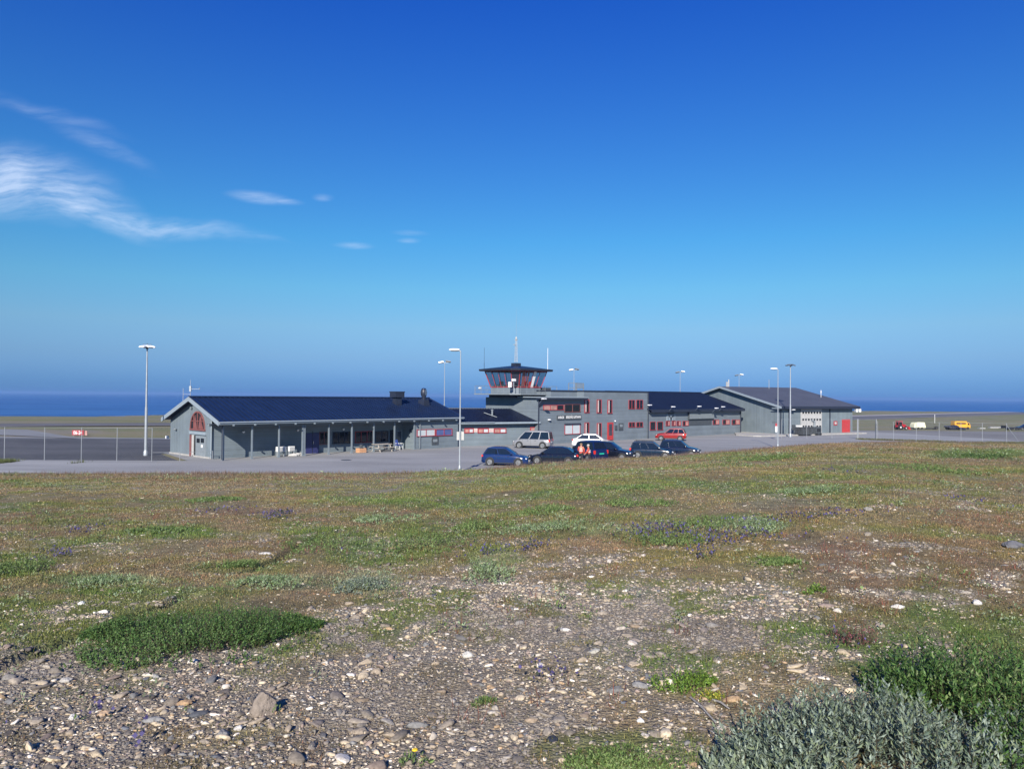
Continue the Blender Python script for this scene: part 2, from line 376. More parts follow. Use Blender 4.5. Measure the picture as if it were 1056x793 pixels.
GRAV = [(600, 600, 150, 30, .9), (470, 600, 130, 22, .85), (880, 560, 90, 12, .5), (930, 620, 90, 16, .8), (1040, 592, 34, 16, .95), (760, 620, 120, 30, .85), (280, 560, 18, 5, .6), (960, 520, 60, 8, .4), (260, 502, 260, 7, .65), (460, 497, 120, 5, .5),
        (60, 510, 120, 6, .5), (275, 572, 22, 4, .7), (660, 590, 120, 22, .7), (360, 638, 60, 12, .8), (820, 600, 90, 18, .7), (940, 508, 60, 5, .5)]
VEGIN = [(230, 760, 90, 18, .55), (620, 668, 60, 14, .35), (790, 700, 60, 34, .7), (700, 690, 45, 26, .7), (640, 775, 110, 24, .95), (480, 655, 60, 12, .45), (560, 690, 50, 14, .45), (890, 640, 70, 26, .6), (190, 790, 60, 12, .6), (820, 740, 200, 60, .8), (960, 680, 130, 60, .9), (300, 700, 26, 8, .3), (450, 640, 60, 12, .5), (640, 600, 50, 14, .4),
         (40, 760, 40, 16, .5), (510, 724, 30, 8, .4)]
def infield(X, Y):
    t = X / np.maximum(Y, .5); return Y < np.interp(528 + 780 * t, CU, CC) + 1.5
def cover(X, Y):
    """gravel share, plant colour (linear), and the amounts of each plant kind at a spot"""
    Z = 5.5 - (1.6 + .068 * np.maximum(Y, 1))
    u, v = proj(X, np.maximum(Y, 1.5), hgt(X, Y))
    lg = np.maximum(Y, 2)
    n1 = fbm(X / (.16 * lg ** .8), Y / (.16 * lg ** .8), 31, 4) - .5
    n2 = fbm(X / 1.1, Y / 1.1, 37, 5) - .5
    n3 = fbm(X / .28, Y / .28, 41, 4) - .5
    n4 = fbm(X / 3.7, Y / 3.7, 43, 5) - .5
    vg = np.interp(u, [-300, 0, 90, 240, 340, 420, 520, 640, 760, 880, 1056, 1300], [690, 684, 658, 668, 645, 612, 596, 612, 628, 650, 700, 720])
    nx = n1 * 1.6
    G = sst(-26, 16, v - vg + n1 * 110 + n3 * 60)
    G = np.maximum(G, blobs(u, v, GRAV, nx * 1.4) * sst(-.25, .12, n3 + n2))
    G = G * (1 - blobs(u, v, VEGIN, nx * 1.2) * sst(-.2, .1, n3 + .05))
    G = np.clip(G + sst(.06, .26, n2 + n3 * .9) * .5 * (v > 485), 0, 1)
    n5 = fbm(X / .55, Y / .75, 47, 4) - .5
    G = G * (1 - .75 * sst(.03, .15, n5 + .25 * n3) * (1 - .7 * sst(650, 710, v)))
    G = G * np.where(v < 492, .3, 1)
    g = blobs(u, v, GREEN, nx); pl = blobs(u, v, PALE, nx); rd = blobs(u, v, REDV, nx * 1.3); bl = blobs(u, v, BLUEF, nx * 1.2)
    g = np.clip(g + sst(.02, .24, n4 + n2 * .7) * .6, 0, 1)
    rd = np.clip(rd * .8 + sst(.08, .28, -n4 + n3 * .5) * .6, 0, 1)
    olive = np.array([.205, .185, .068]); brown = np.array([.255, .20, .115]); green = np.array([.105, .180, .040]); pale = np.array([.27, .33, .19]); red = np.array([.225, .125, .085]); dark = np.array([.06, .062, .028])
    t = sst(-.18, .18, n2 + n1 * .5)[..., None]
    c = olive * t + brown * (1 - t)
    c = c + (green - c) * (g * .85)[..., None]
    c = c + (pale - c) * (pl * .6)[..., None]
    c = c + (red - c) * (rd * .55)[..., None]
    k = (sst(.1, .3, n3 - n2) * .5)[..., None]
    c = c + (dark - c) * k
    c = c * (1 + n3[..., None] * .5)
    return G, c, g, pl, rd, bl, u, v

# ------------------------------------------------------------------ terrain sheet
def build_ground():
    A = 42.0
    fine = np.radians(np.arange(-A, A + .01, .17)); coarse = np.radians(np.linspace(A, 360 - A, 72)[1:-1])
    az = np.concatenate([fine, coarse]); na = len(az)
    r = [1.0]
    while r[-1] < 90: r.append(r[-1] * 1.0085)
    while r[-1] < 1100: r.append(r[-1] * 1.022)
    r = np.array(r); nr = len(r)
    RR, AA = np.meshgrid(r, az, indexing='ij')
    X = RR * np.sin(AA); Y = RR * np.cos(AA); Z = hgt(X, Y)
    G, c, g, pl, rd, bl, u, v = cover(X, Y)
    # beyond the field: airfield grass and coast
    d = np.hypot(X, Y)
    C = np.interp(528 + 780 * np.tan(np.clip(AA, -.8, .8)), CU, CC)
    far = sst(0, 3, np.where(np.cos(AA) > .5, Y, d) - C - 6)
    n = fbm(X / 30, Y / 9, 51, 5) - .5; nn = fbm(X / 4, Y / 2.5, 53, 3) - .5
    t = sst(-.2, .2, n + nn * .5)[..., None]
    fc = np.array([.17, .18, .08]) * t + np.array([.22, .195, .12]) * (1 - t)
    bare = sst(.1, .2, fbm(X / 22, Y / 7, 57, 4) - .5)[..., None] * .6
    fc = fc + (np.array([.22, .20, .18]) - fc) * bare
    sh = sst(0, 1, (SEA + 6 - Z) / 5)[..., None]
    fc = fc * (1 - sh) + np.array([.08, .08, .075]) * sh
    c = c * (1 - far[..., None]) + fc * far[..., None]
    G = G * (1 - far)
    # rut of an old track, a little lower and bare
    vs = np.stack([X, Y, Z], -1).reshape(-1, 3)
    vs = np.vstack([vs, [[0, 0, float(hgt(0., 0.))]]])
    I = np.arange(nr * na).reshape(nr, na)
    q = np.stack([I[:-1], np.roll(I[:-1], -1, 1), np.roll(I[1:], -1, 1), I[1:]], -1).reshape(-1, 4)
    tri = np.stack([np.full(na, nr * na), np.roll(I[0], -1), I[0]], -1)
    me = bpy.data.meshes.new('ground')
    nv = len(vs); me.vertices.add(nv); me.vertices.foreach_set('co', vs.astype(np.float32).ravel())
    loops = np.concatenate([q[:, ::-1].ravel(), tri[:, ::-1].ravel()]).astype(np.int32)
    tot = np.concatenate([np.full(len(q), 4), np.full(len(tri), 3)]).astype(np.int32)
    st = np.concatenate([[0], np.cumsum(tot)[:-1]]).astype(np.int32)
    me.loops.add(len(loops)); me.loops.foreach_set('vertex_index', loops)
    me.polygons.add(len(tot)); me.polygons.foreach_set('loop_start', st); me.polygons.foreach_set('loop_total', tot)
    me.polygons.foreach_set('use_smooth', np.ones(len(tot), bool))
    me.update(calc_edges=True); me.validate()
    if me.polygons[0].normal.z < 0: me.flip_normals()
    ca = me.color_attributes.new('col', 'FLOAT_COLOR', 'POINT')
    rgba = np.ones((nv, 4), np.float32); rgba[:-1, :3] = np.clip(c.reshape(-1, 3), .01, 1); rgba[-1, :3] = .1; rgba[:-1, 3] = 1
    ca.data.foreach_set('color', rgba.ravel())
    ga = me.attributes.new('gravel', 'FLOAT', 'POINT'); gg = np.ones(nv, np.float32); gg[:-1] = G.ravel(); ga.data.foreach_set('value', gg)
    o = bpy.data.objects.new('ground', me); COL.objects.link(o); tag(o, kind='structure')
    # material
    m, nt, b = _new('coastal_heath'); L = nt.links
    tc = nd(nt, 'ShaderNodeTexCoord')
    vc = nd(nt, 'ShaderNodeVertexColor'); vc.layer_name = 'col'
    at_ = nd(nt, 'ShaderNodeAttribute'); at_.attribute_name = 'gravel'
    # pebbles
    v1 = nd(nt, 'ShaderNodeTexVoronoi', Scale=38.); v2 = nd(nt, 'ShaderNodeTexVoronoi', Scale=95.)
    nz = nd(nt, 'ShaderNodeTexNoise', Scale=20., Detail=3.); L.new(tc.outputs['Object'], nz.inputs['Vector'])
    ws = nd(nt, 'ShaderNodeVectorMath', _operation='MULTIPLY_ADD'); L.new(nz.outputs['Color'], ws.inputs[0]); ws.inputs[1].default_value = (.02, .02, .02); L.new(tc.outputs['Object'], ws.inputs[2])
    for q_ in (v1, v2): L.new(ws.outputs[0], q_.inputs['Vector'])
    def ramp(src, stops):
        r_ = nd(nt, 'ShaderNodeValToRGB'); e = r_.color_ramp.elements
        e[0].position = stops[0][0]; e[0].color = (*stops[0][1], 1); e[1].position = stops[-1][0]; e[1].color = (*stops[-1][1], 1)
        for p, c_ in stops[1:-1]: k = e.new(p); k.color = (*c_, 1)
        L.new(src, r_.inputs[0]); return r_
    PEB = [(0, (.14, .12, .10)), (.25, (.26, .22, .175)), (.5, (.34, .30, .24)), (.72, (.23, .21, .185)), (.88, (.44, .38, .30)), (1, (.58, .55, .50))]
    s1 = nd(nt, 'ShaderNodeSeparateColor'); L.new(v1.outputs['Color'], s1.inputs[0]); s2 = nd(nt, 'ShaderNodeSeparateColor'); L.new(v2.outputs['Color'], s2.inputs[0])
    r1 = ramp(s1.outputs[0], PEB); r2 = ramp(s2.outputs[0], PEB)
    edge = nd(nt, 'ShaderNodeMapRange'); edge.inputs[1].default_value = .15; edge.inputs[2].default_value = .55; L.new(v1.outputs['Distance'], edge.inputs[0])
    mx = nd(nt, 'ShaderNodeMix', _data_type='RGBA'); L.new(edge.outputs[0], mx.inputs[0]); L.new(r1.outputs[0], mx.inputs[6]); L.new(r2.outputs[0], mx.inputs[7])
    # soil in between, bigger stain variation
    n5 = nd(nt, 'ShaderNodeTexNoise', Scale=1.3, Detail=6., Roughness=.65); L.new(tc.outputs['Object'], n5.inputs['Vector'])
    mr5 = nd(nt, 'ShaderNodeMapRange'); mr5.inputs[1].default_value = .4; mr5.inputs[2].default_value = .65; mr5.inputs[3].default_value = .3; mr5.inputs[4].default_value = .85; L.new(n5.outputs['Fac'], mr5.inputs[0])
    soil = nd(nt, 'ShaderNodeMix', _data_type='RGBA'); L.new(mr5.outputs[0], soil.inputs[0]); L.new(mx.outputs[2], soil.inputs[6]); soil.inputs[7].default_value = (.20, .165, .12, 1)
    # plants: vertex colour x fine noise
    n6 = nd(nt, 'ShaderNodeTexNoise', Scale=9., Detail=7., Roughness=.75); L.new(tc.outputs['Object'], n6.inputs['Vector'])
    mr6 = nd(nt, 'ShaderNodeMapRange'); mr6.inputs[1].default_value = .3; mr6.inputs[2].default_value = .7; mr6.inputs[3].default_value = .5; mr6.inputs[4].default_value = 1.45; L.new(n6.outputs['Fac'], mr6.inputs[0])
    vm = nd(nt, 'ShaderNodeVectorMath', _operation='SCALE'); L.new(vc.outputs[0], vm.inputs[0]); L.new(mr6.outputs[0], vm.inputs['Scale'])
    fin = nd(nt, 'ShaderNodeMix', _data_type='RGBA'); L.new(at_.outputs['Fac'], fin.inputs[0]); L.new(vm.outputs[0], fin.inputs[6]); L.new(soil.outputs[2], fin.inputs[7])
    L.new(fin.outputs[2], b.inputs['Base Color']); b.inputs['Roughness'].default_value = .95; b.inputs['Specular IOR Level'].default_value = .15
    inv = nd(nt, 'ShaderNodeMath', _operation='SUBTRACT'); inv.inputs[0].default_value = .6; L.new(v1.outputs['Distance'], inv.inputs[1])
    inv2 = nd(nt, 'ShaderNodeMath', _operation='MULTIPLY_ADD'); L.new(v2.outputs['Distance'], inv2.inputs[0]); inv2.inputs[1].default_value = -.4; L.new(inv.outputs[0], inv2.inputs[2])
    hm = nd(nt, 'ShaderNodeMath', _operation='ADD'); L.new(inv2.outputs[0], hm.inputs[0]); L.new(n6.outputs['Fac'], hm.inputs[1])
    bp = nd(nt, 'ShaderNodeBump', Strength=.8, Distance=.02); L.new(hm.outputs[0], bp.inputs['Height']); L.new(bp.outputs[0], b.inputs['Normal'])
    me.materials.append(m)
    return o
build_ground()

# ------------------------------------------------------------------ sea
def build_sea():
    n = 96; rs = [40, 300, 700, 1500, 4000, 10000, 26000]
    vs = [(0, 0, SEA)] + [(r * math.cos(2 * math.pi * i / n), r * math.sin(2 * math.pi * i / n), SEA) for r in rs for i in range(n)]
    fs = [(0, 1 + i, 1 + (i + 1) % n) for i in range(n)] + [(1 + k * n + i, 1 + (k + 1) * n + i, 1 + (k + 1) * n + (i + 1) % n, 1 + k * n + (i + 1) % n) for k in range(len(rs) - 1) for i in range(n)]
    me = bpy.data.meshes.new('sea'); me.from_pydata(vs, [], fs); o = bpy.data.objects.new('sea', me); COL.objects.link(o); tag(o, kind='structure')
    m, nt, b = _new('sea_water'); L = nt.links
    tc = nd(nt, 'ShaderNodeTexCoord'); mp = nd(nt, 'ShaderNodeMapping'); mp.inputs['Scale'].default_value = (.004, .012, 1); L.new(tc.outputs['Object'], mp.inputs[0])
    n1 = nd(nt, 'ShaderNodeTexNoise', Scale=1., Detail=6., Roughness=.6); L.new(mp.outputs[0], n1.inputs['Vector'])
    cr = nd(nt, 'ShaderNodeMapRange'); cr.inputs[1].default_value = .42; cr.inputs[2].default_value = .62; L.new(n1.outputs['Fac'], cr.inputs[0])
    mx = nd(nt, 'ShaderNodeMix', _data_type='RGBA'); L.new(cr.outputs[0], mx.inputs[0]); mx.inputs[6].default_value = (.018, .085, .26, 1); mx.inputs[7].default_value = (.04, .14, .36, 1)
    L.new(mx.outputs[2], b.inputs['Base Color']); b.inputs['Roughness'].default_value = .45; b.inputs['Specular IOR Level'].default_value = .35
    n2 = nd(nt, 'ShaderNodeTexNoise', Scale=.06, Detail=8., Roughness=.65); L.new(tc.outputs['Object'], n2.inputs['Vector'])
    bp = nd(nt, 'ShaderNodeBump', Strength=1., Distance=4.); L.new(n2.outputs['Fac'], bp.inputs['Height']); L.new(bp.outputs[0], b.inputs['Normal'])
    me.materials.append(m)
build_sea()

# ------------------------------------------------------------------ paved areas
def asphalt(name, col, scale=1.2, patch=.18):
    m, nt, b = _new(name); L = nt.links
    tc = nd(nt, 'ShaderNodeTexCoord')
    a = nd(nt, 'ShaderNodeTexNoise', Scale=.12, Detail=7., Roughness=.6); mp = nd(nt, 'ShaderNodeMapping'); mp.inputs['Scale'].default_value = (.6, 1.6, 1); L.new(tc.outputs['Object'], mp.inputs[0]); L.new(mp.outputs[0], a.inputs['Vector'])
    c = nd(nt, 'ShaderNodeTexNoise', Scale=scale * 20, Detail=3.); L.new(tc.outputs['Object'], c.inputs['Vector'])
    m1 = nd(nt, 'ShaderNodeMapRange'); m1.inputs[1].default_value = .3; m1.inputs[2].default_value = .7; m1.inputs[3].default_value = 1 - patch; m1.inputs[4].default_value = 1 + patch; L.new(a.outputs['Fac'], m1.inputs[0])
    m2 = nd(nt, 'ShaderNodeMapRange'); m2.inputs[1].default_value = .3; m2.inputs[2].default_value = .7; m2.inputs[3].default_value = .85; m2.inputs[4].default_value = 1.15; L.new(c.outputs['Fac'], m2.inputs[0])
    mu = nd(nt, 'ShaderNodeMath', _operation='MULTIPLY'); L.new(m1.outputs[0], mu.inputs[0]); L.new(m2.outputs[0], mu.inputs[1])
    mx = nd(nt, 'ShaderNodeVectorMath', _operation='SCALE'); mx.inputs[0].default_value = col; L.new(mu.outputs[0], mx.inputs['Scale']); L.new(mx.outputs[0], b.inputs['Base Color'])
    b.inputs['Roughness'].default_value = .85; b.inputs['Specular IOR Level'].default_value = .25
    bp = nd(nt, 'ShaderNodeBump', Strength=.3, Distance=.01); L.new(c.outputs['Fac'], bp.inputs['Height']); L.new(bp.outputs[0], b.inputs['Normal'])
    return m
M['lot'] = asphalt('worn_pale_asphalt', (.27, .272, .272), patch=.2)
M['apron'] = asphalt('dark_asphalt', (.085, .085, .09), patch=.3)
M['taxi'] = asphalt('pale_edge_paving', (.21, .215, .22))
M['runway'] = asphalt('runway_asphalt', (.13, .125, .125))
M['runway_edge'] = asphalt('runway_shoulder', (.34, .31, .30))
M['apron_r'] = asphalt('apron_asphalt', (.19, .185, .18), patch=.3)
M['line'] = mat('road_paint', (.6, .6, .6), .7, var=.2)
def sheet(name, pts, z, m, sub=None):
    me = bpy.data.meshes.new(name); me.from_pydata([(x, y, z) for x, y in pts], [], [tuple(range(len(pts)))])
    bm = bmesh.new(); bm.from_mesh(me); bmesh.ops.recalc_face_normals(bm, faces=bm.faces)
    for f in bm.faces:
        if f.normal.z < 0: f.normal_flip()
    bm.to_mesh(me); bm.free(); me.materials.append(M[m])
    o = bpy.data.objects.new(name, me); COL.objects.link(o); return tag(o, kind='structure')
def strip(name, p0, p1, w0, w1, z, m, n=60):
    """long band lying on the sloping airfield; w0, w1 are sideways offsets"""
    p0, p1 = np.array(p0, float), np.array(p1, float); d = (p1 - p0) / np.linalg.norm(p1 - p0); s = np.array([-d[1], d[0]])
    vs = []; fs = []; K = 5
    for i in range(n + 1):
        for k in range(K + 1):
            p = p0 + (p1 - p0) * i / n + s * (w0 + (w1 - w0) * k / K); vs.append((p[0], p[1], float(hgt(p[0], p[1])) + z))
    for i in range(n):
        for k in range(K): a = i * (K + 1) + k; fs.append((a, a + K + 1, a + K + 2, a + 1))
    me = bpy.data.meshes.new(name); me.from_pydata(vs, [], fs); me.materials.append(M[m])
    bm = bmesh.new(); bm.from_mesh(me)
    for f in bm.faces:
        f.normal_update()
        if f.normal.z < 0: f.normal_flip()
    bm.to_mesh(me); bm.free()
    o = bpy.data.objects.new(name, me); COL.objects.link(o); return tag(o, kind='structure')
FA = Frame(-23.8, 62.4, 46.3)
FC = Frame(3.04, 86.1, 43.8)
FE = Frame(40.1, 113.0, 29.0)
FB = Frame(-6.3, 81.8, 28.2)
sheet('parking_lot', [(-75, 45), (35, 45), (70, 70), (68, 104.6), (60, 128), (20, 118), (-12, 96), (-32.5, 70.5), (-26.5, 62), (-75, 60.4)], .012, 'lot')
sheet('apron', [(-110, 60.4), (-26.6, 61.0), (-32, 69), (-12, 91), (-32, 91), (-110, 91.5)], .008, 'apron')
sheet('apron_edge', [(-110, 91.5), (-32, 91), (-32, 93.2), (-110, 93.5)], .010, 'taxi')
a0 = [gpt(-60, 442.5), gpt(28, 443.5), gpt(78, 451.6), gpt(78, 452.6), gpt(0, 449.0), gpt(-60, 446.5)]
o = sheet('taxiway', [(p[0], p[1]) for p in a0], 0, 'taxi')
for i, vv in enumerate(o.data.vertices): vv.co.z = float(hgt(vv.co.x, vv.co.y)) + .07
sheet('airside_apron', [(46.5, 106.5), (56.0, 106.2), (58, 99.3), (76, 97.2), (110, 97.0), (120, 132), (56, 132)], .010, 'apron_r')
rw0, rw1 = (-130, 84), (420, 572)
strip('runway', rw0, rw1, 3.5, 30, .14, 'runway')
strip('runway_shoulder', rw0, rw1, 1.2, 3.2, .16, 'runway_edge')
strip('runway_far_shoulder', (60, 253), rw1, 30.3, 42, .16, 'runway_edge')
for x0, x1 in [(-40.5, -31.5), (-26.7, -19.5)]:
    sheet('road_marking', [(x0, 52.4), (x1, 52.4), (x1, 52.56), (x0, 52.56)], .018, 'line')

# ------------------------------------------------------------------ sea haze
hz = MB().box(-24000, 24000, -24000, 24000, SEA - 4.0, 18.5).build('haze', 'concrete'); tag(hz, kind='stuff')
hm_ = bpy.data.materials.new('thin_sea_haze'); hm_.use_nodes = True; nt = hm_.node_tree
nt.nodes.remove(nt.nodes['Principled BSDF'])
pv = nd(nt, 'ShaderNodeVolumePrincipled'); pv.inputs['Color'].default_value = (.24, .44, .82, 1); pv.inputs['Density'].default_value = HAZE
nt.links.new(pv.outputs[0], nt.nodes['Material Output'].inputs['Volume'])
hz.data.materials.clear(); hz.data.materials.append(hm_)
M['pinkpale'] = mat('faded_pink_tone', (.55, .42, .40), .8, var=.15)
M['brown'] = mat('blind_red_brown', (.40, .22, .19), .7, var=.3, scale=1.5)
# ------------------------------------------------------------------ building helpers
def window_f(root, fr, u0, v0, u1, v1, ly=0, n=2, frame='red', pane='glass', fw=.055, name='window', panes=None, label=None):
    x0, za = fr.front(u0, v0, ly); x1, zb = fr.front(u1, v1, ly); _, zc = fr.front(u0, v1, ly); _, zd = fr.front(u1, v0, ly)
    z1 = (za + zd) / 2; z0 = (zb + zc) / 2
    return window_l(root, x0, x1, z0, z1, ly, n, frame, pane, fw, name, panes, label)
def window_l(root, x0, x1, z0, z1, ly=0, n=2, frame='red', pane='glass', fw=.055, name='window', panes=None, label=None):
    f = MB(); d = .07
    f.box(x0, x1, ly - d, ly, z1 - fw, z1); f.box(x0 - .03, x1 + .03, ly - d - .04, ly, z0 - .02, z0 + fw * .6)
    f.box(x0, x0 + fw, ly - d, ly, z0 + fw * .6, z1 - fw); f.box(x1 - fw, x1, ly - d, ly, z0 + fw * .6, z1 - fw)
    w_ = (x1 - x0) / n
    for k in range(1, n): f.box(x0 + k * w_ - fw / 2, x0 + k * w_ + fw / 2, ly - d + .003, ly, z0 + fw * .6, z1 - fw)
    o = f.build(name, frame, root)
    if label: o['label'] = label
    for k in range(n):
        a = x0 + k * w_ + (fw if k == 0 else fw / 2); b = x0 + (k + 1) * w_ - (fw if k == n - 1 else fw / 2)
        pm = panes[k] if panes else pane
        MB().box(a, b, ly - .022, ly - .006, z0 + fw * .6, z1 - fw).build('pane', pm, o)
    return o
def gable_roof(root, x0, x1, y0, ym, y1, ze, zr, m, th=.2, ribs=0, name='roof', ze2=None, ribw=.03, ribh=.03):
    """pitched roof; y0/y1 eave lines, ym ridge"""
    ze2 = ze if ze2 is None else ze2
    mb = MB()
    mb.prism([(x0, y0, ze), (x0, ym, zr), (x0, y1, ze2), (x0, y1, ze2 - th), (x0, ym, zr - th), (x0, y0, ze - th)], (x1 - x0, 0, 0))
    r = mb.build(name, m, root)
    if ribs:
        k = int((x1 - x0) / ribs); rb = MB()
        for i in range(k + 1):
            x = x0 + .05 + i * ribs
            if x > x1 - .05: break
            rb.prism([(x, y0, ze + .002), (x, ym, zr + .002), (x, ym, zr + ribh), (x, y0, ze + ribh)], (ribw, 0, 0))
        rb.box(x0, x1, ym - .12, ym + .12, zr - .01, zr + ribh + .02)
        q = rb.build('roof_seams', m, r)
    return r
def wall_lamp(root, x, y, z, d=(0, -1), name='wall_lamp', m='lampwhite', r=.13):
    dx, dy = d
    mb = MB().box(x - .05, x + .05, y - .05, y + .05, z - .07, z + .07)
    o = mb.build(name, 'lampdark', root)
    MB().lathe([(r * .5, -.09), (r, -.02), (r, .05), (r * .6, .09)], (x + dx * .14, y + dy * .14, z), 14).build('lamp_shade', m, o, smooth=True)
    return o
def flood_arm(root, x, y, z, out=.9, name='wall_floodlight'):
    mb = MB().tube((x, y, z - .55), (x - .05, y - out * .8, z), .03)
    o = mb.build(name, 'lampdark', root)
    MB().box(-.28, .28, -.2, .2, -.06, .06).build('lamp_shade', 'lampwhite', o, bevel=.04, loc=(x - .05, y - out, z + .04))
    return o

# ------------------------------------------------------------------ long terminal hall
A = empty('terminal_hall', FA.w(0, 0), FA.rz, 'long low grey terminal hall with a navy metal roof, porch and arched gable window', 'building')
XL = 26.1; Yw = 10.5; REC = 2.05; XB = 20.3
zt = lambda y: 5.0 - .34 * abs(y - 5.25)
gw = MB().prism([(0, REC, 0), (0, Yw, 0), (0, Yw, zt(Yw)), (0, 5.25, 5.0), (0, REC, zt(REC))], (.2, 0, 0)); gw.build('gable_wall', 'side_v', A)
MB().prism([(XL, 0, 0), (XL, Yw, 0), (XL, Yw, zt(Yw)), (XL, 5.25, 5.0), (XL, 0, zt(0))], (-.2, 0, 0)).build('end_wall', 'side_v', A)
MB().box(.2, XL - .2, Yw - .2, Yw, 0, zt(Yw)).build('back_wall', 'side_h', A)
MB().box(.2, XB, REC, REC + .2, 0, zt(REC) - .01).build('porch_wall', 'side_h', A)
MB().box(XB, XL - .2, 0, .2, 0, zt(0) - .01).box(XB, XB + .2, .2, REC + .2, 0, zt(0)).build('front_wall', 'side_h', A)
rf = gable_roof(A, -.6, XL + .35, -.5, 5.25, 11.0, 3.25, 5.2, 'roof', .16, ribs=.50, ribw=.06, ribh=.085)
tr = MB(); tr2 = MB()
for (ya, za, yb, zb) in [(-.53, 3.235, 5.25, 5.2), (5.25, 5.2, 11.03, 3.235)]:
    tr.prism([(-.66, ya, za - .34), (-.66, yb, zb - .34), (-.66, yb, zb + .03), (-.66, ya, za + .03)], (.055, 0, 0))
    tr2.prism([(XL + .36, ya, za - .3), (XL + .36, yb, zb - .3), (XL + .36, yb, zb + .03), (XL + .36, ya, za + .03)], (.05, 0, 0))
tr.build('barge_board', 'trim', A); tr2.build('barge_board', 'dark_trim', A)
fa = MB().box(-.6, XL + .35, -.56, -.505, 2.98, 3.2); fa.build('fascia', 'trim', A)
MB().tube((-.6, -.62, 3.16), (XL + .35, -.62, 3.13), .06, n=8).build('gutter', 'trim', A)
MB().box(-.4, XL, -.5, REC if False else 0.0, 2.955, 2.975).box(-.4, XB, 0.0, REC - .01, 2.955, 2.975).build('soffit', 'dark_trim', A)
MB().box(.0, XB, -.08, .08, 2.78, 2.95).build('porch_beam', 'side_h', A)
for k in range(9):
    x = .05 + k * 2.51
    if x > XB: break
    p = MB().box(x - .06, x + .06, -.06, .06, .0, 2.78)
    if k == 3: p.box(x - .26, x - .12, -.07, .07, 0, 2.78)
    p.box(x - .1, x + .1, -.1, .1, 0, .12)
    p.build('porch_post', 'post', A)
for k in range(14):
    x = .6 + k * 1.9
    MB().box(x - .05, x + .05, -.75, -.56, 2.86, 2.98).build('rafter_end', 'post', A)
MB().tube((-.1, REC - .14, .1), (-.1, REC - .14, 3.5), .05, n=8).build('downpipe', 'trim', A)
MB().tube((-.15, -.2, .1), (-.15, -.2, 3.0), .045, n=8).build('downpipe', 'dark_trim', A)
# gable face details (plane x = 0, looking along +x)
def gable_box(name, m, u0, v0, u1, v1, d0=-.06, d1=0., parent=None, lx=0, fr=FA, root=None, label=None):
    ya, za = fr.left(u0, v0, lx); yb, zb = fr.left(u1, v1, lx); _, zc = fr.left(u0, v1, lx); _, zd = fr.left(u1, v0, lx)
    o = MB().box(lx + d0, lx + d1, ya, yb, (zb + zc) / 2, (za + zd) / 2).build(name, m, parent or root or A)
    if label: o['label'] = label
    return o
yl, _ = FA.left(196.5, 444); yr, _ = FA.left(211.8, 444); _, zb_ = FA.left(204, 444.0); _, zt_ = FA.left(204, 424.0)
cy, rw, z0 = (yl + yr) / 2, abs(yl - yr) / 2, zb_ + .15
def arch(r_y, r_z, zbase, n=18): return [(0, cy + r_y * math.cos(math.pi * i / n), zbase + r_z * math.sin(math.pi * i / n)) for i in range(n + 1)]
az_ = zt_ - z0
af = MB(); o1 = arch(rw, az_, z0); i1 = arch(rw - .12, az_ - .12, z0 + .001)
for i in range(18): af.prism([(-.09, o1[i][1], o1[i][2]), (-.09, o1[i + 1][1], o1[i + 1][2]), (-.09, i1[i + 1][1], i1[i + 1][2]), (-.09, i1[i][1], i1[i][2])], (.09, 0, 0))
af.box(-.1, 0, cy - rw - .05, cy + rw + .05, z0 - .14, z0 - .002)
for yy in (-.5, 0, .5):
    hh = (az_ - .13) * math.sqrt(1 - (yy * rw / rw) ** 2) if True else 1
    af.box(-.08, -.02, cy + yy * rw - .035, cy + yy * rw + .035, z0 + .001, z0 + hh)
af.box(-.078, -.018, cy - rw + .13, cy + rw - .13, z0 + az_ * .42, z0 + az_ * .42 + .06)
aw = af.build('arched_window', 'pinkred', A)
aw['label'] = 'half-round window with faded red bars above the gable door'
MB().prism([(-.02, p[1], p[2]) for p in arch(rw - .1, az_ - .1, z0 + .001)], (.015, 0, 0)).build('pane', 'glass', aw)
# curtain folds behind the glass bars
cu_ = MB()
cu_.prism([(-.035, cy + .62 * rw, z0 + .02), (-.035, cy + .1 * rw, z0 + .02), (-.035, cy + .35 * rw, z0 + az_ * .8)], (.008, 0, 0)).prism([(-.035, cy - .1 * rw, z0 + .02), (-.035, cy - .75 * rw, z0 + .02), (-.035, cy - .3 * rw, z0 + az_ * .75)], (.008, 0, 0))
cu_.build('curtain_or_reveal', 'pinkred', aw)
dr = gable_box('door', 'midgrey', 202.3, 449.6, 212.6, 473.0, -.05, -.004)
for a, b in [(203.5, 206.6), (207.8, 211)]: gable_box('pane', 'glass', a, 452, b, 456.5, -.065, -.051, parent=dr)
gable_box('door_notice', 'white', 208.0, 458.5, 209.6, 461.5, -.065, -.052, parent=dr)
gable_box('painted_gap_shade', 'shadow_void', 200.2, 449.0, 202.3, 473.0, -.03, -.002, label='dark strip painted as the shaded gap beside the gable door')  # near-black slab, shade of the open gap put into its colour
gable_box('door_leaf', 'pinkred', 196.6, 448.2, 197.9, 472.9, -.10, -.001, label='narrow red-edged door leaf')
gable_box('door_leaf', 'offwhite', 198.6, 448.2, 200.2, 472.9, -.08, -.001, label='narrow pale door leaf')
gable_box('door_lintel', 'trim', 196.2, 445.2, 213, 448.0, -.12, 0)
y_, z_ = FA.left(182.3, 442.8); wall_lamp(A, 0, y_, z_, (-1, 0), m='midgrey')
y_, z_ = FA.left(198.5, 420.8); wall_lamp(A, 0, y_, z_, (-1, 0), r=.1, m='midgrey')
y_, z_ = FA.left(217.2, 438.0); wall_lamp(A, 0, y_, z_, (-1, 0), r=.08, m='midgrey')
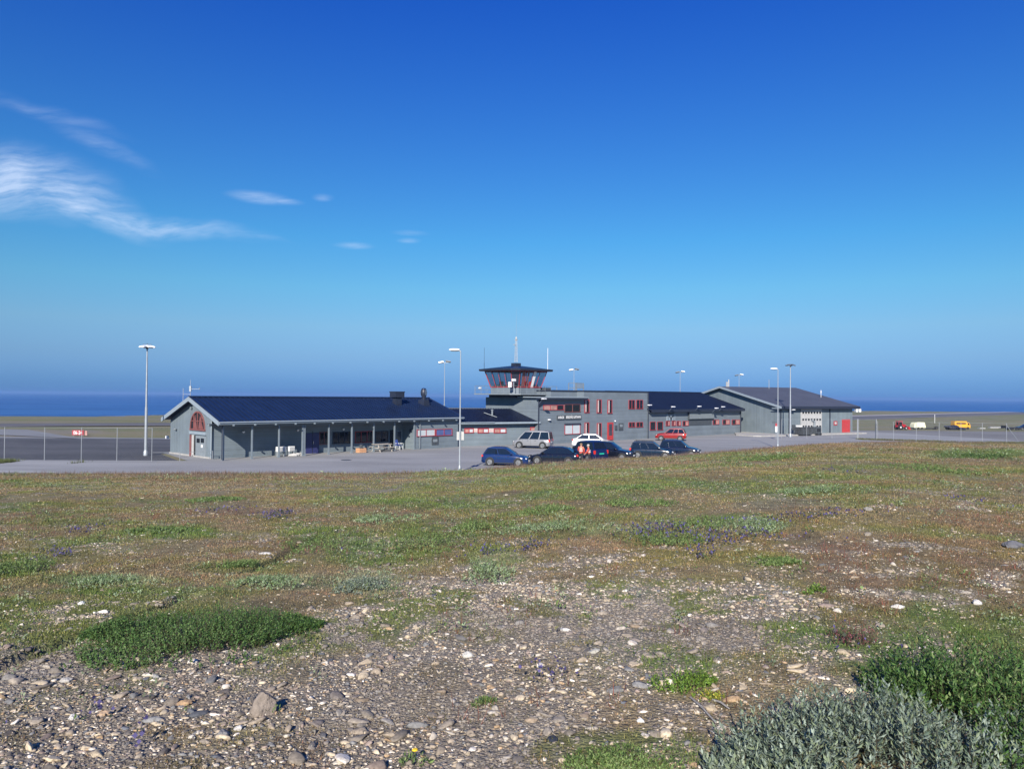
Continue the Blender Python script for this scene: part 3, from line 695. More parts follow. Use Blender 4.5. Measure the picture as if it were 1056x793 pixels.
gable_box('meter_box', 'white', 172.8, 449.3, 174.4, 452.2, -.2, 0)
MB().box(-.08, .0, REC, Yw, 0, .14).build('plinth', 'concrete', A)
# porch wall: doors and windows in shade
def fbox(root, fr, name, m, u0, v0, u1, v1, ly, d0=.06, d1=.0, parent=None, label=None):
    x0, za = fr.front(u0, v0, ly); x1, zb = fr.front(u1, v1, ly); _, zc = fr.front(u0, v1, ly); _, zd = fr.front(u1, v0, ly)
    o = MB().box(x0, x1, ly - d0, ly - d1, (zb + zc) / 2, (za + zd) / 2).build(name, m, parent or root)
    if label: o['label'] = label
    return o
M['navy_door'] = mat('navy_door_paint', (.03, .035, .12), .4)
dd = fbox(A, FA, 'double_door', 'navy_door', 315.4, 446.5, 328.6, 468.2, REC, .07, .0)
xm, _ = FA.front(322, 450, REC); MB().box(xm - .02, xm + .02, REC - .085, REC - .071, .02, 2.1).build('door_seam', 'black', dd)
MB().box(xm + .06, xm + .1, REC - .12, REC - .072, .9, 1.15).build('handle', 'steel', dd)
window_f(A, FA, 329.2, 445.2, 338.8, 458.0, REC, 2, 'pinkred')
window_f(A, FA, 343.0, 445.2, 361.0, 457.2, REC, 3, 'dark_trim')
window_f(A, FA, 366.0, 444.6, 384.3, 456.2, REC, 3, 'red')
window_f(A, FA, 387.2, 444.4, 400.2, 455.4, REC, 2, 'dark_trim')
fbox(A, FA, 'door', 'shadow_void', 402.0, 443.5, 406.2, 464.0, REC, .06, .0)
d2 = fbox(A, FA, 'door', 'midgrey', 408.4, 443.2, 414.0, 463.0, REC, .07, .0, label='pale grey glazed door at the right end of the porch')
fbox(A, FA, 'pane', 'glass_sky', 409.4, 445, 413.0, 455.0, REC, .085, .072, parent=d2)
for u, v in [(250.4, 445.3), (306.5, 443.6), (353.5, 442.6)]:
    x_, z_ = FA.front(u, v, REC); wall_lamp(A, x_, REC, z_, (0, -1), r=.12)
x_, z_ = FA.front(425.2, 448.2, .0); MB().box(XB - .12, XB, .55, .85, 1.75, 2.05).build('vent_box', 'dark_trim', A)
window_f(A, FA, 429.8, 442.6, 448.4, 449.6, 0, 2, 'red', panes=['blind', 'blind'], label='long low window with white blinds')
window_f(A, FA, 449.3, 442.2, 466.0, 449.0, 0, 2, 'red', panes=['blueglass', 'blueglass'], label='long low window with blue panels')
nb = fbox(A, FA, 'notice_board', 'greybox', 445.2, 450.6, 451.8, 458.4, 0, .06, .0)
fbox(A, FA, 'notice', 'midgrey', 446.2, 452.8, 450.6, 455.6, 0, .07, .061, parent=nb)
MB().tube((XB + .5, -.1, .1), (XB + .5, -.1, 3.0), .045, n=8).build('downpipe', 'midgrey', A)
# roof fittings
yr_ = 3.3; zr_ = 5.2 - .34 * (5.25 - yr_)
xv, _ = FA.front(409.5, 411, yr_)
cb = MB().box(xv - .36, xv + .36, yr_ - .32, yr_ + .32, zr_ - .35, zr_ + .75).build('roof_vent', 'dark_trim', rf)
hd = MB().box(xv - .58, xv + .58, yr_ - .5, yr_ + .5, zr_ + .75, zr_ + 1.32); hd.box(xv - .62, xv + .62, yr_ - .54, yr_ + .54, zr_ + 1.26, zr_ + 1.36)
hd.build('roof_vent_hood', 'dark_trim', rf)
xv, _ = FA.front(437.0, 411, yr_)
MB().prism([(xv - .5, yr_ - .5, zr_ - .35), (xv + .5, yr_ - .5, zr_ - .35), (xv + .3, yr_ - .5, zr_ + .5), (xv - .3, yr_ - .5, zr_ + .5)], (0, 1., 0)).build('chimney_base', 'dark_trim', rf)
MB().lathe([(.2, .4), (.2, .75), (.32, 1.0), (.36, 1.3), (.28, 1.62), (.2, 1.7)], (xv, yr_, zr_), 20).build('chimney', 'dark_trim', rf, smooth=True)
MB().lathe([(.05, 1.2), (.24, 1.70), (.18, 1.76), (.0, 1.78)], (xv, yr_, zr_), 20).build('chimney_cap', 'steel', rf, smooth=True)
MB().box(xv - .09, xv + .09, yr_ - .38, yr_ - .34, zr_ + 1.0, zr_ + 1.6).build('chimney_band', 'steel', rf)

# ------------------------------------------------------------------ link building
Bq = empty('link_building', FB.w(0, 0), FB.rz, 'low grey link building with red ribbon windows between the long hall and the tower building', 'building')
LB = 10.45
MB().box(-.6, LB, 0, .2, 0, 2.72).build('front_wall', 'side_h', Bq); MB().box(-.6, LB, 6.8, 7.0, 0, 2.72).build('back_wall', 'side_h', Bq)
MB().prism([(-.4, .2, 0), (-.4, 6.8, 0), (-.4, 6.8, 2.7), (-.4, 3.6, 3.7), (-.4, .2, 2.7)], (-.2, 0, 0)).build('end_wall', 'side_v', Bq)
# roof with its right gable cut along the tower building
rb = MB(); p0 = (-.2, -.65, 2.62); p1 = (LB + .12, -.65, 2.62); r1 = (LB - 1.15, 3.8, 4.02); r0 = (-.9, 3.8, 4.02); q1 = (LB - 2.3, 7.6, 2.62); q0 = (-1.2, 7.6, 2.62)
rb.slab([p0, p1, r1, r0], .14).slab([r0, r1, q1, q0], .14)
rr = rb.build('roof', 'roof_dark', Bq)
sm = MB()
for i in range(28):
    x = .05 + i * .36; sm.prism([(x, -.65, 2.625), (x - .9 * x / LB * .6 - .5, 3.8, 4.025), (x - .9 * x / LB * .6 - .5, 3.8, 4.06), (x, -.65, 2.66)], (.05, 0, 0))
sm.build('roof_seams', 'roof_dark', rr)
MB().box(-.4, LB + .05, -.72, -.66, 2.42, 2.62).build('fascia', 'trim', Bq)
MB().tube((-.4, -.79, 2.6), (4.6, -.79, 2.6), .05, n=8).build('gutter', 'trim', Bq)
MB().box(-.4, LB, -.66, 0, 2.40, 2.415).build('soffit', 'dark_trim', Bq)
for a, b, pn in [(478.8, 488.2, ['brown', 'blind']), (492.6, 503.8, ['brown', 'blind']), (509.2, 521.8, ['brown', 'blind'])]: window_f(Bq, FB, a, 441.6, b, 446.3, 0, 2, 'red', panes=pn, fw=.09)
for a, b in [(488.5, 492.3), (504.1, 508.9)]: fbox(Bq, FB, 'ribbon_panel', 'pinkpale', a, 441.8, b, 445.8, 0, .03, 0)
window_f(Bq, FB, 546.6, 440.2, 553.2, 444.5, 0, 1, 'red', pane='brown', fw=.1)
MB().tube((LB - .9, 2.5, 3.55), (LB - .9, 2.5, 3.6), .02).build('roof_bracket', 'galv', rr)
xv, zv = FB.front(507.6, 425, 1.6)
MB().lathe([(.1, -.3), (.1, .35), (.16, .37), (.16, .45), (.02, .5)], (xv, 1.6, 3.5), 12).build('vent_pipe', 'midgrey', rr, smooth=True)
MB().tube((xv - 1.1, 1.5, 3.62), (xv + .1, .6, 3.12), .04).build('roof_ladder', 'midgrey', rr)

# ------------------------------------------------------------------ two-storey office
C = empty('terminal_office', FC.w(0, 0), FC.rz, 'two-storey grey terminal office with slit windows, red door and name sign', 'building')
LC = 20.76; BX, _ = FC.front(602, 430, 0)
MB().box(0, LC, 0, 9.0, 0, 5.35).build('lower_wall', 'side_c', C)
upw = MB().box(BX, LC, .0, 9.0, 5.352, 6.12).box(3.2, BX, 1.1, 9.0, 5.352, 6.12); upw.build('upper_wall', 'side_c', C)
MB().box(BX - .08, LC + .06, -.08, 9.1, 6.12, 6.26).box(3.1, BX - .08, 1.0, 9.1, 6.12, 6.26).build('roof', 'dark_trim', C)
MB().box(-.45, BX - .005, -.75, 3.0, 5.35, 5.46).build('bay_roof', 'trim', C)
MB().box(-.4, BX - .01, -.7, -.002, 5.16, 5.348).build('bay_eave', 'dark_trim', C)
MB().prism([(.05, -.002, 5.1), (.05, -.002, 4.2), (.05, -.62, 5.1)], (.1, 0, 0)).build('eave_shade_wedge', 'dark_trim', C)  # dark wedge painted as the slanting shade below the bay eave
MB().tube((-.07, -.08, .05), (-.07, -.08, 5.2), .07, n=8).build('downpipe', 'dark_trim', C)
MB().tube((LC, -.12, .05), (LC, -.12, 6.1), .07, n=8).build('downpipe', 'dark_trim', C)
window_f(C, FC, 560.2, 417.6, 581, 422.8, 0, 3, 'red', panes=['brown', 'brown', 'glass'], label='low upstairs ribbon window')
window_f(C, FC, 582.0, 416.8, 598.2, 424.8, 0, 2, 'pinkred', label='upstairs twin window over the name sign')
window_f(C, FC, 582.2, 437.6, 598.0, 447.5, 0, 2, 'red', pane='blind', label='ground floor twin window with white blinds')
fbox(C, FC, 'window_shade', 'dark_trim', 582.0, 436.6, 598.2, 437.7, 0, .16, 0)
for (a, b, t_, bt) in [(602.6, 607.4, 411.8, 425.6), (615.4, 620.0, 411.9, 425.9), (626.4, 631.0, 412.2, 426.3), (602.8, 607.2, 435.6, 448.0), (615.5, 620.0, 436.2, 450.6)]:
    wf = window_f(C, FC, a, t_, b, bt, 0, 1, 'red', name='slit_window', fw=.07)
    xa, za = FC.front(a + .9, t_ + .8); xb, zb = FC.front(a + 2.0, bt - .8)
    MB().box(xa, xb, -.034, -.023, zb, za).build('curtain_or_reveal', 'pinkpale', wf)  # pinkish strip added in place of the pale reveal of the recessed slit
rd = fbox(C, FC, 'door', 'door_red', 626.2, 435.6, 632.0, 453.6, 0, .08, 0, label='bright red entrance door')
fbox(C, FC, 'pane', 'glass_sky', 627.6, 437.2, 630.6, 449.0, 0, .095, .081, parent=rd)
xh, zh = FC.front(631.2, 445.5); MB().tube((xh, -.13, zh - .25), (xh, -.13, zh + .25), .02).build('handle', 'steel', rd)
window_f(C, FC, 648.2, 412.4, 654.5, 421.6, 0, 2, 'red'); window_f(C, FC, 656.0, 412.3, 662.8, 421.5, 0, 2, 'red')
window_f(C, FC, 648.2, 435.4, 654.6, 440.4, 0, 2, 'red'); window_f(C, FC, 656.0, 435.3, 662.8, 440.3, 0, 2, 'red')
ns = fbox(C, FC, 'notice_board', 'greybox', 637.8, 436.4, 642.2, 443.6, 0, .1, 0)
fbox(C, FC, 'notice', 'midgrey', 638.6, 437.5, 641.4, 440.2, 0, .112, .101, parent=ns)
fbox(C, FC, 'letter_box', 'greybox', 633.8, 438.6, 636.0, 443.4, 0, .12, 0)
x_, z_ = FC.front(633.5, 434.2); wall_lamp(C, x_, 0, z_, r=.1)
x_, z_ = FC.front(565.6, 433.0); wall_lamp(C, x_, 0, z_, r=.2)
x_, z_ = FC.front(559.0, 411.6, -1.3); flood_arm(C, x_, -.75, z_)
x_, z_ = FC.front(668.5, 418.0); flood_arm(C, x_ - .3, 0, z_, .5)
def sign_panel(root, fr, u0, v0, u1, v1, ly, text, size, m='greybox', tm='white', name='name_sign', ofs=.03):
    x0, za = fr.front(u0, v0, ly); x1, zb = fr.front(u1, v1, ly); _, zc = fr.front(u0, v1, ly); _, zd = fr.front(u1, v0, ly)
    z0, z1 = (zb + zc) / 2, (za + zd) / 2
    o = MB().box(x0, x1, ly - .12, ly, z0, z1).build(name, m, root)
    t = text_mesh(text, size, o, ((x0 + x1) / 2, ly - .124, (z0 + z1) / 2), (R(90), 0, 0), tm, width=(x1 - x0) - 2 * ofs)
    return o
def text_mesh(text, size, parent, loc, rot, m, name='lettering', width=None):
    cd = bpy.data.curves.new(name, 'FONT'); cd.body = text; cd.size = size; cd.extrude = .006; cd.align_x = 'CENTER'; cd.align_y = 'CENTER'; cd.offset = size * .012
    tmp = bpy.data.objects.new('tmp', cd); COL.objects.link(tmp)
    dg = bpy.context.evaluated_depsgraph_get(); dg.update()
    me = bpy.data.meshes.new_from_object(tmp.evaluated_get(dg)); me.name = name
    bpy.data.objects.remove(tmp); bpy.data.curves.remove(cd)
    if width:
        xs = [v.co.x for v in me.vertices]; w_ = max(xs) - min(xs)
        for v in me.vertices: v.co.x *= width / w_
    me.materials.clear(); me.materials.append(M[m])
    o = bpy.data.objects.new(name, me); COL.objects.link(o); o.parent = parent; o.location = loc; o.rotation_euler = rot; return o
sign_panel(C, FC, 574.0, 428.4, 581.6, 432.8, 0, 'AVINOR', .42, ofs=.12)
sign_panel(C, FC, 582.4, 427.9, 598.8, 432.5, 0, 'BERLEVÅG LUFTHAVN', .42, ofs=.12)
# roof-top plant
x0, z0 = FC.front(593.5, 402, 5.5); x1, z1 = FC.front(601.8, 402, 5.5)
pl = MB(); zz = 6.26
for x in (x0, x1):
    for y in (5.5, 6.7): pl.box(x - .04, x + .04, y - .04, y + .04, zz, zz + 1.0)
for z in (.35, .98): pl.box(x0, x1, 5.46, 5.5, zz + z, zz + z + .05).box(x0, x1, 6.7, 6.74, zz + z, zz + z + .05).box(x0 - .04, x0, 5.5, 6.7, zz + z, zz + z + .05).box(x1, x1 + .04, 5.5, 6.7, zz + z, zz + z + .05)
for i in range(9): xx = x0 + (x1 - x0) * (i + .5) / 9; pl.box(xx - .05, xx + .05, 5.5, 5.52, zz + .35, zz + .98)
pl.build('roof_cooler', 'midgrey', C)
x0, _ = FC.front(562.5, 404, 3.0); x1, _ = FC.front(568, 404, 3.0)
MB().box(x0, x1, 3.0, 3.8, 6.262, 6.55).build('roof_unit', 'greybox', C)

# ------------------------------------------------------------------ garage wing
FD = Frame(*FC.w(LC, 0)[:2], 43.8)
D = empty('garage_wing', FD.w(0, 0), FD.rz, 'single-storey grey wing with navy roof and floodlit eave between office and hangar', 'building')
LD = 24.0; DR = 7.2
MB().box(.06, LD, 0, .2, 0, 3.66).build('front_wall', 'side_c', D); MB().box(.06, LD, 14.2, 14.4, 0, 3.66).build('back_wall', 'side_c', D)
MB().prism([(LD, .2, 0), (LD, 14.2, 0), (LD, 14.2, 3.66), (LD, DR, 6.05), (LD, .2, 3.66)], (-.2, 0, 0)).build('end_wall', 'side_c', D)
rD = gable_roof(D, .07, LD + .3, -.6, DR, 15, 3.86, 6.32, 'roof_dark', .2, ribs=.45, ribw=.05, ribh=.04)
MB().box(.07, LD + .3, -.68, -.605, 3.48, 3.86).build('fascia', 'dark_trim', D)
MB().box(.07, LD, -.6, -.002, 3.46, 3.476).build('soffit', 'dark_trim', D)
MB().tube((LD - .02, -.1, .05), (LD - .02, -.1, 3.5), .08, n=8).build('downpipe', 'dark_trim', D)
window_f(D, FD, 670.2, 434.8, 675.8, 443.4, 0, 1, 'red'); window_f(D, FD, 677.6, 434.8, 683.4, 443.4, 0, 1, 'red')
for a, b in [(686.6, 690.4), (692.8, 696.4), (697.8, 701.6), (703.8, 709.6)]: window_f(D, FD, a, 434.0, b, 438.9, 0, 2, 'red', panes=['glass', 'brown'])
lo = fbox(D, FD, 'dark_shutter', 'greybox', 710.2, 432.9, 733.4, 438.2, 0, .08, 0)
for a, b in [(735.0, 741.2), (745.0, 752.0), (754.6, 762.4)]: window_f(D, FD, a, 432.6 , b, 437.6, 0, 2, 'red', panes=['glass', 'brown'])
lv = fbox(D, FD, 'louvre', 'greybox', 709.2, 424.6, 734.6, 432.2, 0, .3, 0)
x0, z0 = FD.front(709.2, 432.2); x1, z1 = FD.front(734.6, 424.6)
sl = MB()
for i in range(26): xx = x0 + (x1 - x0) * (i + .5) / 26; sl.box(xx - .08, xx + .08, -.33, -.301, z0 + .05, z1 - .1)
sl.box(x0 - .1, x1 + .1, -.42, -.301, z1 - .08, z1 + .04); sl.build('slats', 'midgrey', lv)
# pictogram sign with black emblem
sg = fbox(D, FD, 'pictogram_sign', 'trim', 687.2, 426.6, 695.8, 433.6, 0, .08, 0, label='square sign with a dark winged emblem')
xs, zs = FD.front(691.5, 430.1)
em = MB()
for s in (-1, 1):
    em.prism([(xs + s * .08, -.085, zs - .15), (xs + s * .5, -.085, zs + .05), (xs + s * .52, -.085, zs + .3), (xs + s * .2, -.085, zs + .08)], (0, -.012, 0))
em.prism([(xs - .16, -.085, zs - .42), (xs + .16, -.085, zs - .42), (xs + .12, -.085, zs - .02), (xs - .12, -.085, zs - .02)], (0, -.013, 0)).box(xs - .55, xs + .55, -.097, -.085, zs + .33, zs + .42)
for q_ in [(-.72, -.66, -.6, .6), (.66, .72, -.6, .6)]: em.box(xs + q_[0], xs + q_[1], -.1, -.081, zs + q_[2], zs + q_[3])
em.box(xs - .66, xs + .66, -.1, -.081, zs + .52, zs + .6)
em.build('emblem', 'black', sg)
for u, v in [(694.5, 419.8), (721.5, 419.4), (739.2, 421.2), (746.0, 419.8)]:
    x_, z_ = FD.front(u, v, -1.4); flood_arm(D, x_, -.7, z_, .7)
fbox(D, FD, 'cable_tray', 'midgrey', 735.2, 428.2, 750, 429.0, 0, .05, 0)

# ------------------------------------------------------------------ hangar
E = empty('hangar', FE.w(0, 0), FE.rz, 'large grey hangar with dark slate roof, white roller door and red side door', 'building')
LE = 16.4; DE = 23.6; ez = 4.3
zE = lambda y: 7.15 - (7.15 - ez) * abs(y - DE / 2) / (DE / 2)
MB().prism([(0, 0, 0), (0, DE, 0), (0, DE, ez), (0, DE / 2, 7.12), (0, 0, ez)], (.25, 0, 0)).build('gable_wall', 'side_e', E)
MB().prism([(LE, 0, 0), (LE, DE, 0), (LE, DE, ez), (LE, DE / 2, 7.12), (LE, 0, ez)], (-.25, 0, 0)).build('end_wall', 'side_e', E)
MB().box(.25, LE - .25, 0, .25, 0, ez - .01).build('front_wall', 'side_e', E); MB().box(.25, LE - .25, DE - .25, DE, 0, ez - .01).build('back_wall', 'side_e', E)
rE = gable_roof(E, -.7, LE + .8, -.75, DE / 2, DE + .75, 4.30, 7.34, 'roof_grey', .2)
MB().box(-.7, LE + .8, -.85, -.755, 3.92, 4.30).build('fascia', 'dark_trim', E)
MB().box(-.6, LE + .7, -.75, -.002, 3.9, 3.915).build('soffit', 'dark_trim', E)
bb = MB()
bb.prism([(-.77, -.86, 3.96), (-.77, DE / 2, 7.06), (-.77, DE / 2, 7.38), (-.77, -.86, 4.28)], (.06, 0, 0)).prism([(-.77, DE + .86, 3.96), (-.77, DE / 2, 7.06), (-.77, DE / 2, 7.38), (-.77, DE + .86, 4.28)], (.06, 0, 0))
bb.build('barge_board', 'trim', E)
MB().box(-.695, -.6, -.74, 1.0, 3.93, 4.05).build('eave_return', 'trim', E)
for u in (804.9, 813.4, 855.5):
    x_, _ = FE.front(u, 440); MB().box(x_ - .07, x_ + .07, -.12, -.002, 0, 3.9).build('downpipe', 'dark_trim', E)
rdoor = fbox(E, FE, 'roller_door', 'offwhite', 825.6, 421.8, 847.0, 447.6, 0, .08, 0)
for v in (424.4, 431.6, 438.7):
    for i in range(7):
        u = 827.0 + i * 2.9
        fbox(E, FE, 'pane', 'glass', u, v, u + 1.7, v + 2.2, 0, .092, .081, parent=rdoor)
x0, _ = FE.front(825.6, 440); x1, _ = FE.front(847, 440)
gs = MB()
for k in range(1, 6): gs.box(x0, x1, -.088, -.081, k * .6, k * .6 + .02)
gs.build('door_seams', 'midgrey', rdoor)
r2 = fbox(E, FE, 'door', 'door_red', 868.2, 432.4, 876.2, 447.7, 0, .08, 0, label='bright red personnel door')
xh, zh = FE.front(869.4, 440.5); MB().box(xh - .03, xh + .08, -.12, -.081, zh - .04, zh + .04).build('handle', 'steel', r2)
rs = fbox(E, FE, 'hazard_sign', 'red', 859.6, 434.2, 863.2, 438.6, 0, .06, 0)
fbox(E, FE, 'sign_field', 'offwhite', 860.4, 435.2, 862.4, 437.4, 0, .07, .061, parent=rs)
x_, z_ = FE.front(818.8, 422.8, -.8); flood_arm(E, x_, 0, z_, .7)
x_, z_ = FE.front(742, 398, DE / 2)
MB().box(.8, 1.02, DE / 2 - .1, DE / 2 + .1, 7.2, 8.1).tube((1.3, DE / 2, 7.3), (1.3, DE / 2, 8.5), .09, n=12).build('chimney', 'offwhite', rE)
MB().tube((9.5, DE / 2 - 1, 7.0), (9.5, DE / 2 - 1, 8.6), .05).build('vent_pipe', 'galv', rE)
MB().tube((LE - 1.2, 5.0, 5.6), (LE - 1.2, 5.0, 6.9), .035).box(LE - 1.27, LE - 1.13, 4.95, 5.05, 6.4, 6.75).build('roof_antenna', 'white', rE)

# raised concrete step round the hangar
st = MB(); st.prism([(-7.5, -1.8, .001), (-6.8, -2.6, .001), (LE + .5, -2.2, .001), (LE + .5, -.001, .001), (-.001, -.001, .001), (-.001, 9.5, .001), (-7.5, 1.5, .001)], (0, 0, .17))
s_ = st.build('hangar_kerb', 'concrete'); s_.location = FE.w(0, 0); s_.rotation_euler = (0, 0, FE.rz); tag(s_, kind='structure')

# ------------------------------------------------------------------ control tower
T0 = FC.w(2.0, 5.8)
T = empty('control_tower', (T0[0], T0[1], 0), FC.rz, 'glazed control tower cab with red frames, dark flat roof and balcony above the office', 'tower')
def cut_sq(h, c, z): return [(-h, -h + c, z), (-h + c, -h, z), (h - c, -h, z), (h, -h + c, z), (h, h - c, z), (h - c, h, z), (-h + c, h, z), (-h, h - c, z)]
def band(h0, c0, z0, h1, c1, z1, th=0):
    mb = MB(); a = cut_sq(h0, c0, z0); b = cut_sq(h1, c1, z1); n = 8
    mb.add(a + b, [(i, (i + 1) % n, (i + 1) % n + n, i + n) for i in range(n)] + [tuple(range(n - 1, -1, -1)), tuple(range(n, 2 * n))]); return mb
MB().box(-2.3, 2.3, -2.3, 2.3, 5.352, 5.66).build('plinth', 'dark_trim', T)
band(4.0, .9, 5.66, 4.0, .9, 5.78).build('balcony', 'midgrey', T)
band(2.4, .55, 5.80, 2.4, .55, 6.56).build('cab_wall', 'side_c', T)
SB, SBc, ST, STc, ZB, ZT = 2.42, .55, 3.02, .75, 6.56, 8.45
mt, nt_, bb_ = _new('clear_cab_glass'); M['cabglass'] = mt
tr_ = nd(nt_, 'ShaderNodeBsdfTransparent'); tr_.inputs[0].default_value = (.72, .80, .84, 1); bb_.inputs['Base Color'].default_value = (.02, .03, .035, 1); bb_.inputs['Roughness'].default_value = .05
mg = nd(nt_, 'ShaderNodeMixShader', Fac=.28); nt_.links.new(tr_.outputs[0], mg.inputs[1]); nt_.links.new(bb_.outputs[0], mg.inputs[2]); nt_.links.new(mg.outputs[0], nt_.nodes['Material Output'].inputs['Surface'])
ga_, gb_ = cut_sq(SB - .05, SBc, ZB), cut_sq(ST - .05, STc, ZT)
MB().add(ga_ + gb_, [(i, (i + 1) % 8, (i + 1) % 8 + 8, i + 8) for i in range(8)]).build('cab_glass', 'cabglass', T)
MB().add(cut_sq(SB - .1, SBc, ZB - .01), [tuple(range(8))]).build('cab_floor', 'greybox', T)
ds = MB()
for s_ in (-1, 1): ds.box(-1.6, 1.6, s_ * 1.9 - .3, s_ * 1.9 + .3, ZB - .005, ZB + .3).box(s_ * 1.9 - .3, s_ * 1.9 + .3, -1.6, 1.6, ZB - .003, ZB + .29)
ds.box(-.5, .1, -1.95, -1.85, ZB + .3, ZB + .75).box(.6, 1.2, -1.95, -1.85, ZB + .3, ZB + .75).box(-1.95, -1.85, .2, .9, ZB + .3, ZB + .7)
ds.build('control_desk', 'greybox', T)
MB().box(-.3, .35, -.35, .35, ZB, ZT).build('cab_core', 'dark_trim', T)
a = cut_sq(SB, SBc, ZB); b = cut_sq(ST, STc, ZT)
fr_ = MB()
for i in range(8):
    j = (i + 1) % 8; P0, P1, Q0, Q1 = map(Vector, (a[i], a[j], b[i], b[j]))
    fr_.tube(P0, Q0, .05, n=6)
    fr_.tube(P0, P1, .055, n=6); fr_.tube(Q0, Q1, .05, n=6)
    long = (P1 - P0).length > 2
    if long:
        for t in (.25, .5, .75): fr_.tube(P0.lerp(P1, t), Q0.lerp(Q1, t), .035, n=6)
fr_.build('cab_frame', 'red', T)
# painted reflection strip, blinds drawn behind two panes, solid dark corner panel
def cabquad(i, t0, t1, s0, s1, off, m, nm):
    j = (i + 1) % 8; P0, P1, Q0, Q1 = map(Vector, (a[i], a[j], b[i], b[j]))
    pts = [P0.lerp(P1, t0).lerp(Q0.lerp(Q1, t0), s0), P0.lerp(P1, t1).lerp(Q0.lerp(Q1, t1), s0), P0.lerp(P1, t1).lerp(Q0.lerp(Q1, t1), s1), P0.lerp(P1, t0).lerp(Q0.lerp(Q1, t0), s1)]
    n = (pts[1] - pts[0]).cross(pts[3] - pts[0]).normalized()
    if n.dot(pts[0]) < 0: n = -n
    pts = [p + n * off for p in pts]
    return MB().prism(pts, n * .012).build(nm, m, T)
cabquad(0, .04, .96, .02, .98, .0, 'dark_trim', 'corner_panel')
cabquad(1, .52, .62, -.28, .98, .0, 'white', 'blind_or_glint')  # white strip painted as the curved reflection on the cab glass
cabquad(1, .40, .50, -.3, .35, .0, 'door_red', 'balcony_door')
cabquad(1, .10, .22, .05, .95, .0, 'pinkred', 'blind_or_glint')
cabquad(1, .30, .36, .05, .95, .0, 'pinkred', 'blind_or_glint')
rfT = band(3.56, .85, 8.5, 3.6, .85, 8.70).build('roof', 'dark_trim', T)
pk = MB(); q = cut_sq(3.6, .85, 8.702); cpt = cut_sq(.5, .12, 9.16)
pk.add(q + cpt, [(i, (i + 1) % 8, (i + 1) % 8 + 8, i + 8) for i in range(8)] + [tuple(range(7, -1, -1)), tuple(range(8, 16))]).build('roof_hip', 'roof_dark', rfT)
MB().box(-.42, .42, -.42, .42, 9.1, 9.5).build('roof_hatch', 'dark_trim', rfT)
la = MB()
for sx in (-1, 1):
    for sy in (-1, 1): la.tube((sx * .13, sy * .13, 9.6), (sx * .07, sy * .07, 12.3), .018, n=6)
for k in range(9):
    z0_, z1_ = 9.65 + k * .3, 9.95 + k * .3; r0_, r1_ = .13 - .06 * k / 9, .13 - .06 * (k + 1) / 9
    for (sx, sy, tx, ty) in [(-1, -1, 1, -1), (1, -1, 1, 1), (1, 1, -1, 1), (-1, 1, -1, -1)]: la.tube((sx * r0_, sy * r0_, z0_), (tx * r1_, ty * r1_, z1_), .010, n=5)
la.box(-.14, .14, -.14, .14, 12.3, 12.36).lathe([(.08, 12.36), (.12, 12.5), (.05, 12.7)], (0, 0, 0), 10).box(-.5, .0, -.03, .03, 11.7, 11.75)
la.build('lattice_mast', 'offwhite', rfT)
MB().tube((0, 0, 12.7), (0, 0, 16.2), .015, .006, n=6).build('whip_antenna', 'galv', rfT)
for (du, m_) in [(500.6, 'dark_trim'), (565.5, 'white')]:
    # whip antennas at the roof corners seen either side
    s = -1 if du < 530 else 1
    px, py = (-3.2, 3.2 - 1.0) if s < 0 else (3.2 - 1.0, -3.2)
    MB().tube((px, py, 8.7), (px, py, 9.5), .03, n=6).tube((px, py, 9.5), (px, py, 11.3), .018 if s < 0 else .026, n=6).build('whip_antenna', m_, rfT)
rl = MB(); c8 = cut_sq(3.94, .88, 0)
for i in range(8):
    P0, P1 = Vector(c8[i]), Vector(c8[(i + 1) % 8]); n = max(1, round((P1 - P0).length / 1.1))
    for k in range(n): p = P0.lerp(P1, k / n); rl.tube(p + Vector((0, 0, 5.78)), p + Vector((0, 0, 6.7)), .014, n=5)
    for z in (6.25, 6.7): rl.tube(P0 + Vector((0, 0, z)), P1 + Vector((0, 0, z)), .012, n=5)
rl.build('balcony_railing', 'midgrey', T)
# lamp and cabinet on the balcony corner towards the road
sl_ = MB().tube((-3.15, -2.9, 5.8), (-3.15, -2.9, 7.2), .04); sl_.build('lamp_stand', 'galv', T)
MB().box(-3.4, -2.9, -3.05, -2.75, 7.2, 7.5).build('signal_lamp', 'white', T, bevel=.04)
MB().box(-3.4, -3.1, -2.55, -2.2, 6.5, 7.15).build('equipment_box', 'white', T, bevel=.02)
MB().lathe([(.05, -.12), (.2, -.02), (.2, .1), (.05, .16)], (-3.5, 2.6, 6.4), 14).build('dome_camera', 'white', T, smooth=True)
# ------------------------------------------------------------------ cars
def paint(name, col, rough=.28, metal=0., coat=.3):
    m = mat(name, col, rough, metal, var=.05, scale=2, coat=coat); return m
M['car_blue'] = paint('metallic_blue_paint', (.006, .022, .09), .14)
M['car_black'] = paint('black_car_paint', (.006, .008, .016), .14)
M['car_navy'] = paint('navy_car_paint', (.006, .014, .06), .14)
M['car_teal'] = paint('dark_teal_car_paint', (.005, .013, .03), .14)
M['car_slate'] = paint('slate_blue_car_paint', (.007, .012, .032), .14)
M['car_white'] = paint('white_car_paint', (.72, .72, .72), .3)
M['car_silver'] = paint('silver_car_paint', (.24, .245, .26), .35, .3)
M['car_red'] = paint('red_car_paint', (.24, .012, .010), .2)
M['cglass'] = glass('car_glass', (.008, .012, .018), .04)
M['headlight'] = mat('headlight_lens', (.75, .77, .8), .12, .2, var=.05)
M['taillight'] = mat('tail_light_lens', (.55, .03, .02), .25, var=.1)
M['plate'] = mat('white_number_plate', (.75, .75, .74), .5, var=.04)
M['plate_green'] = mat('green_number_plate', (.02, .42, .28), .5, var=.04)
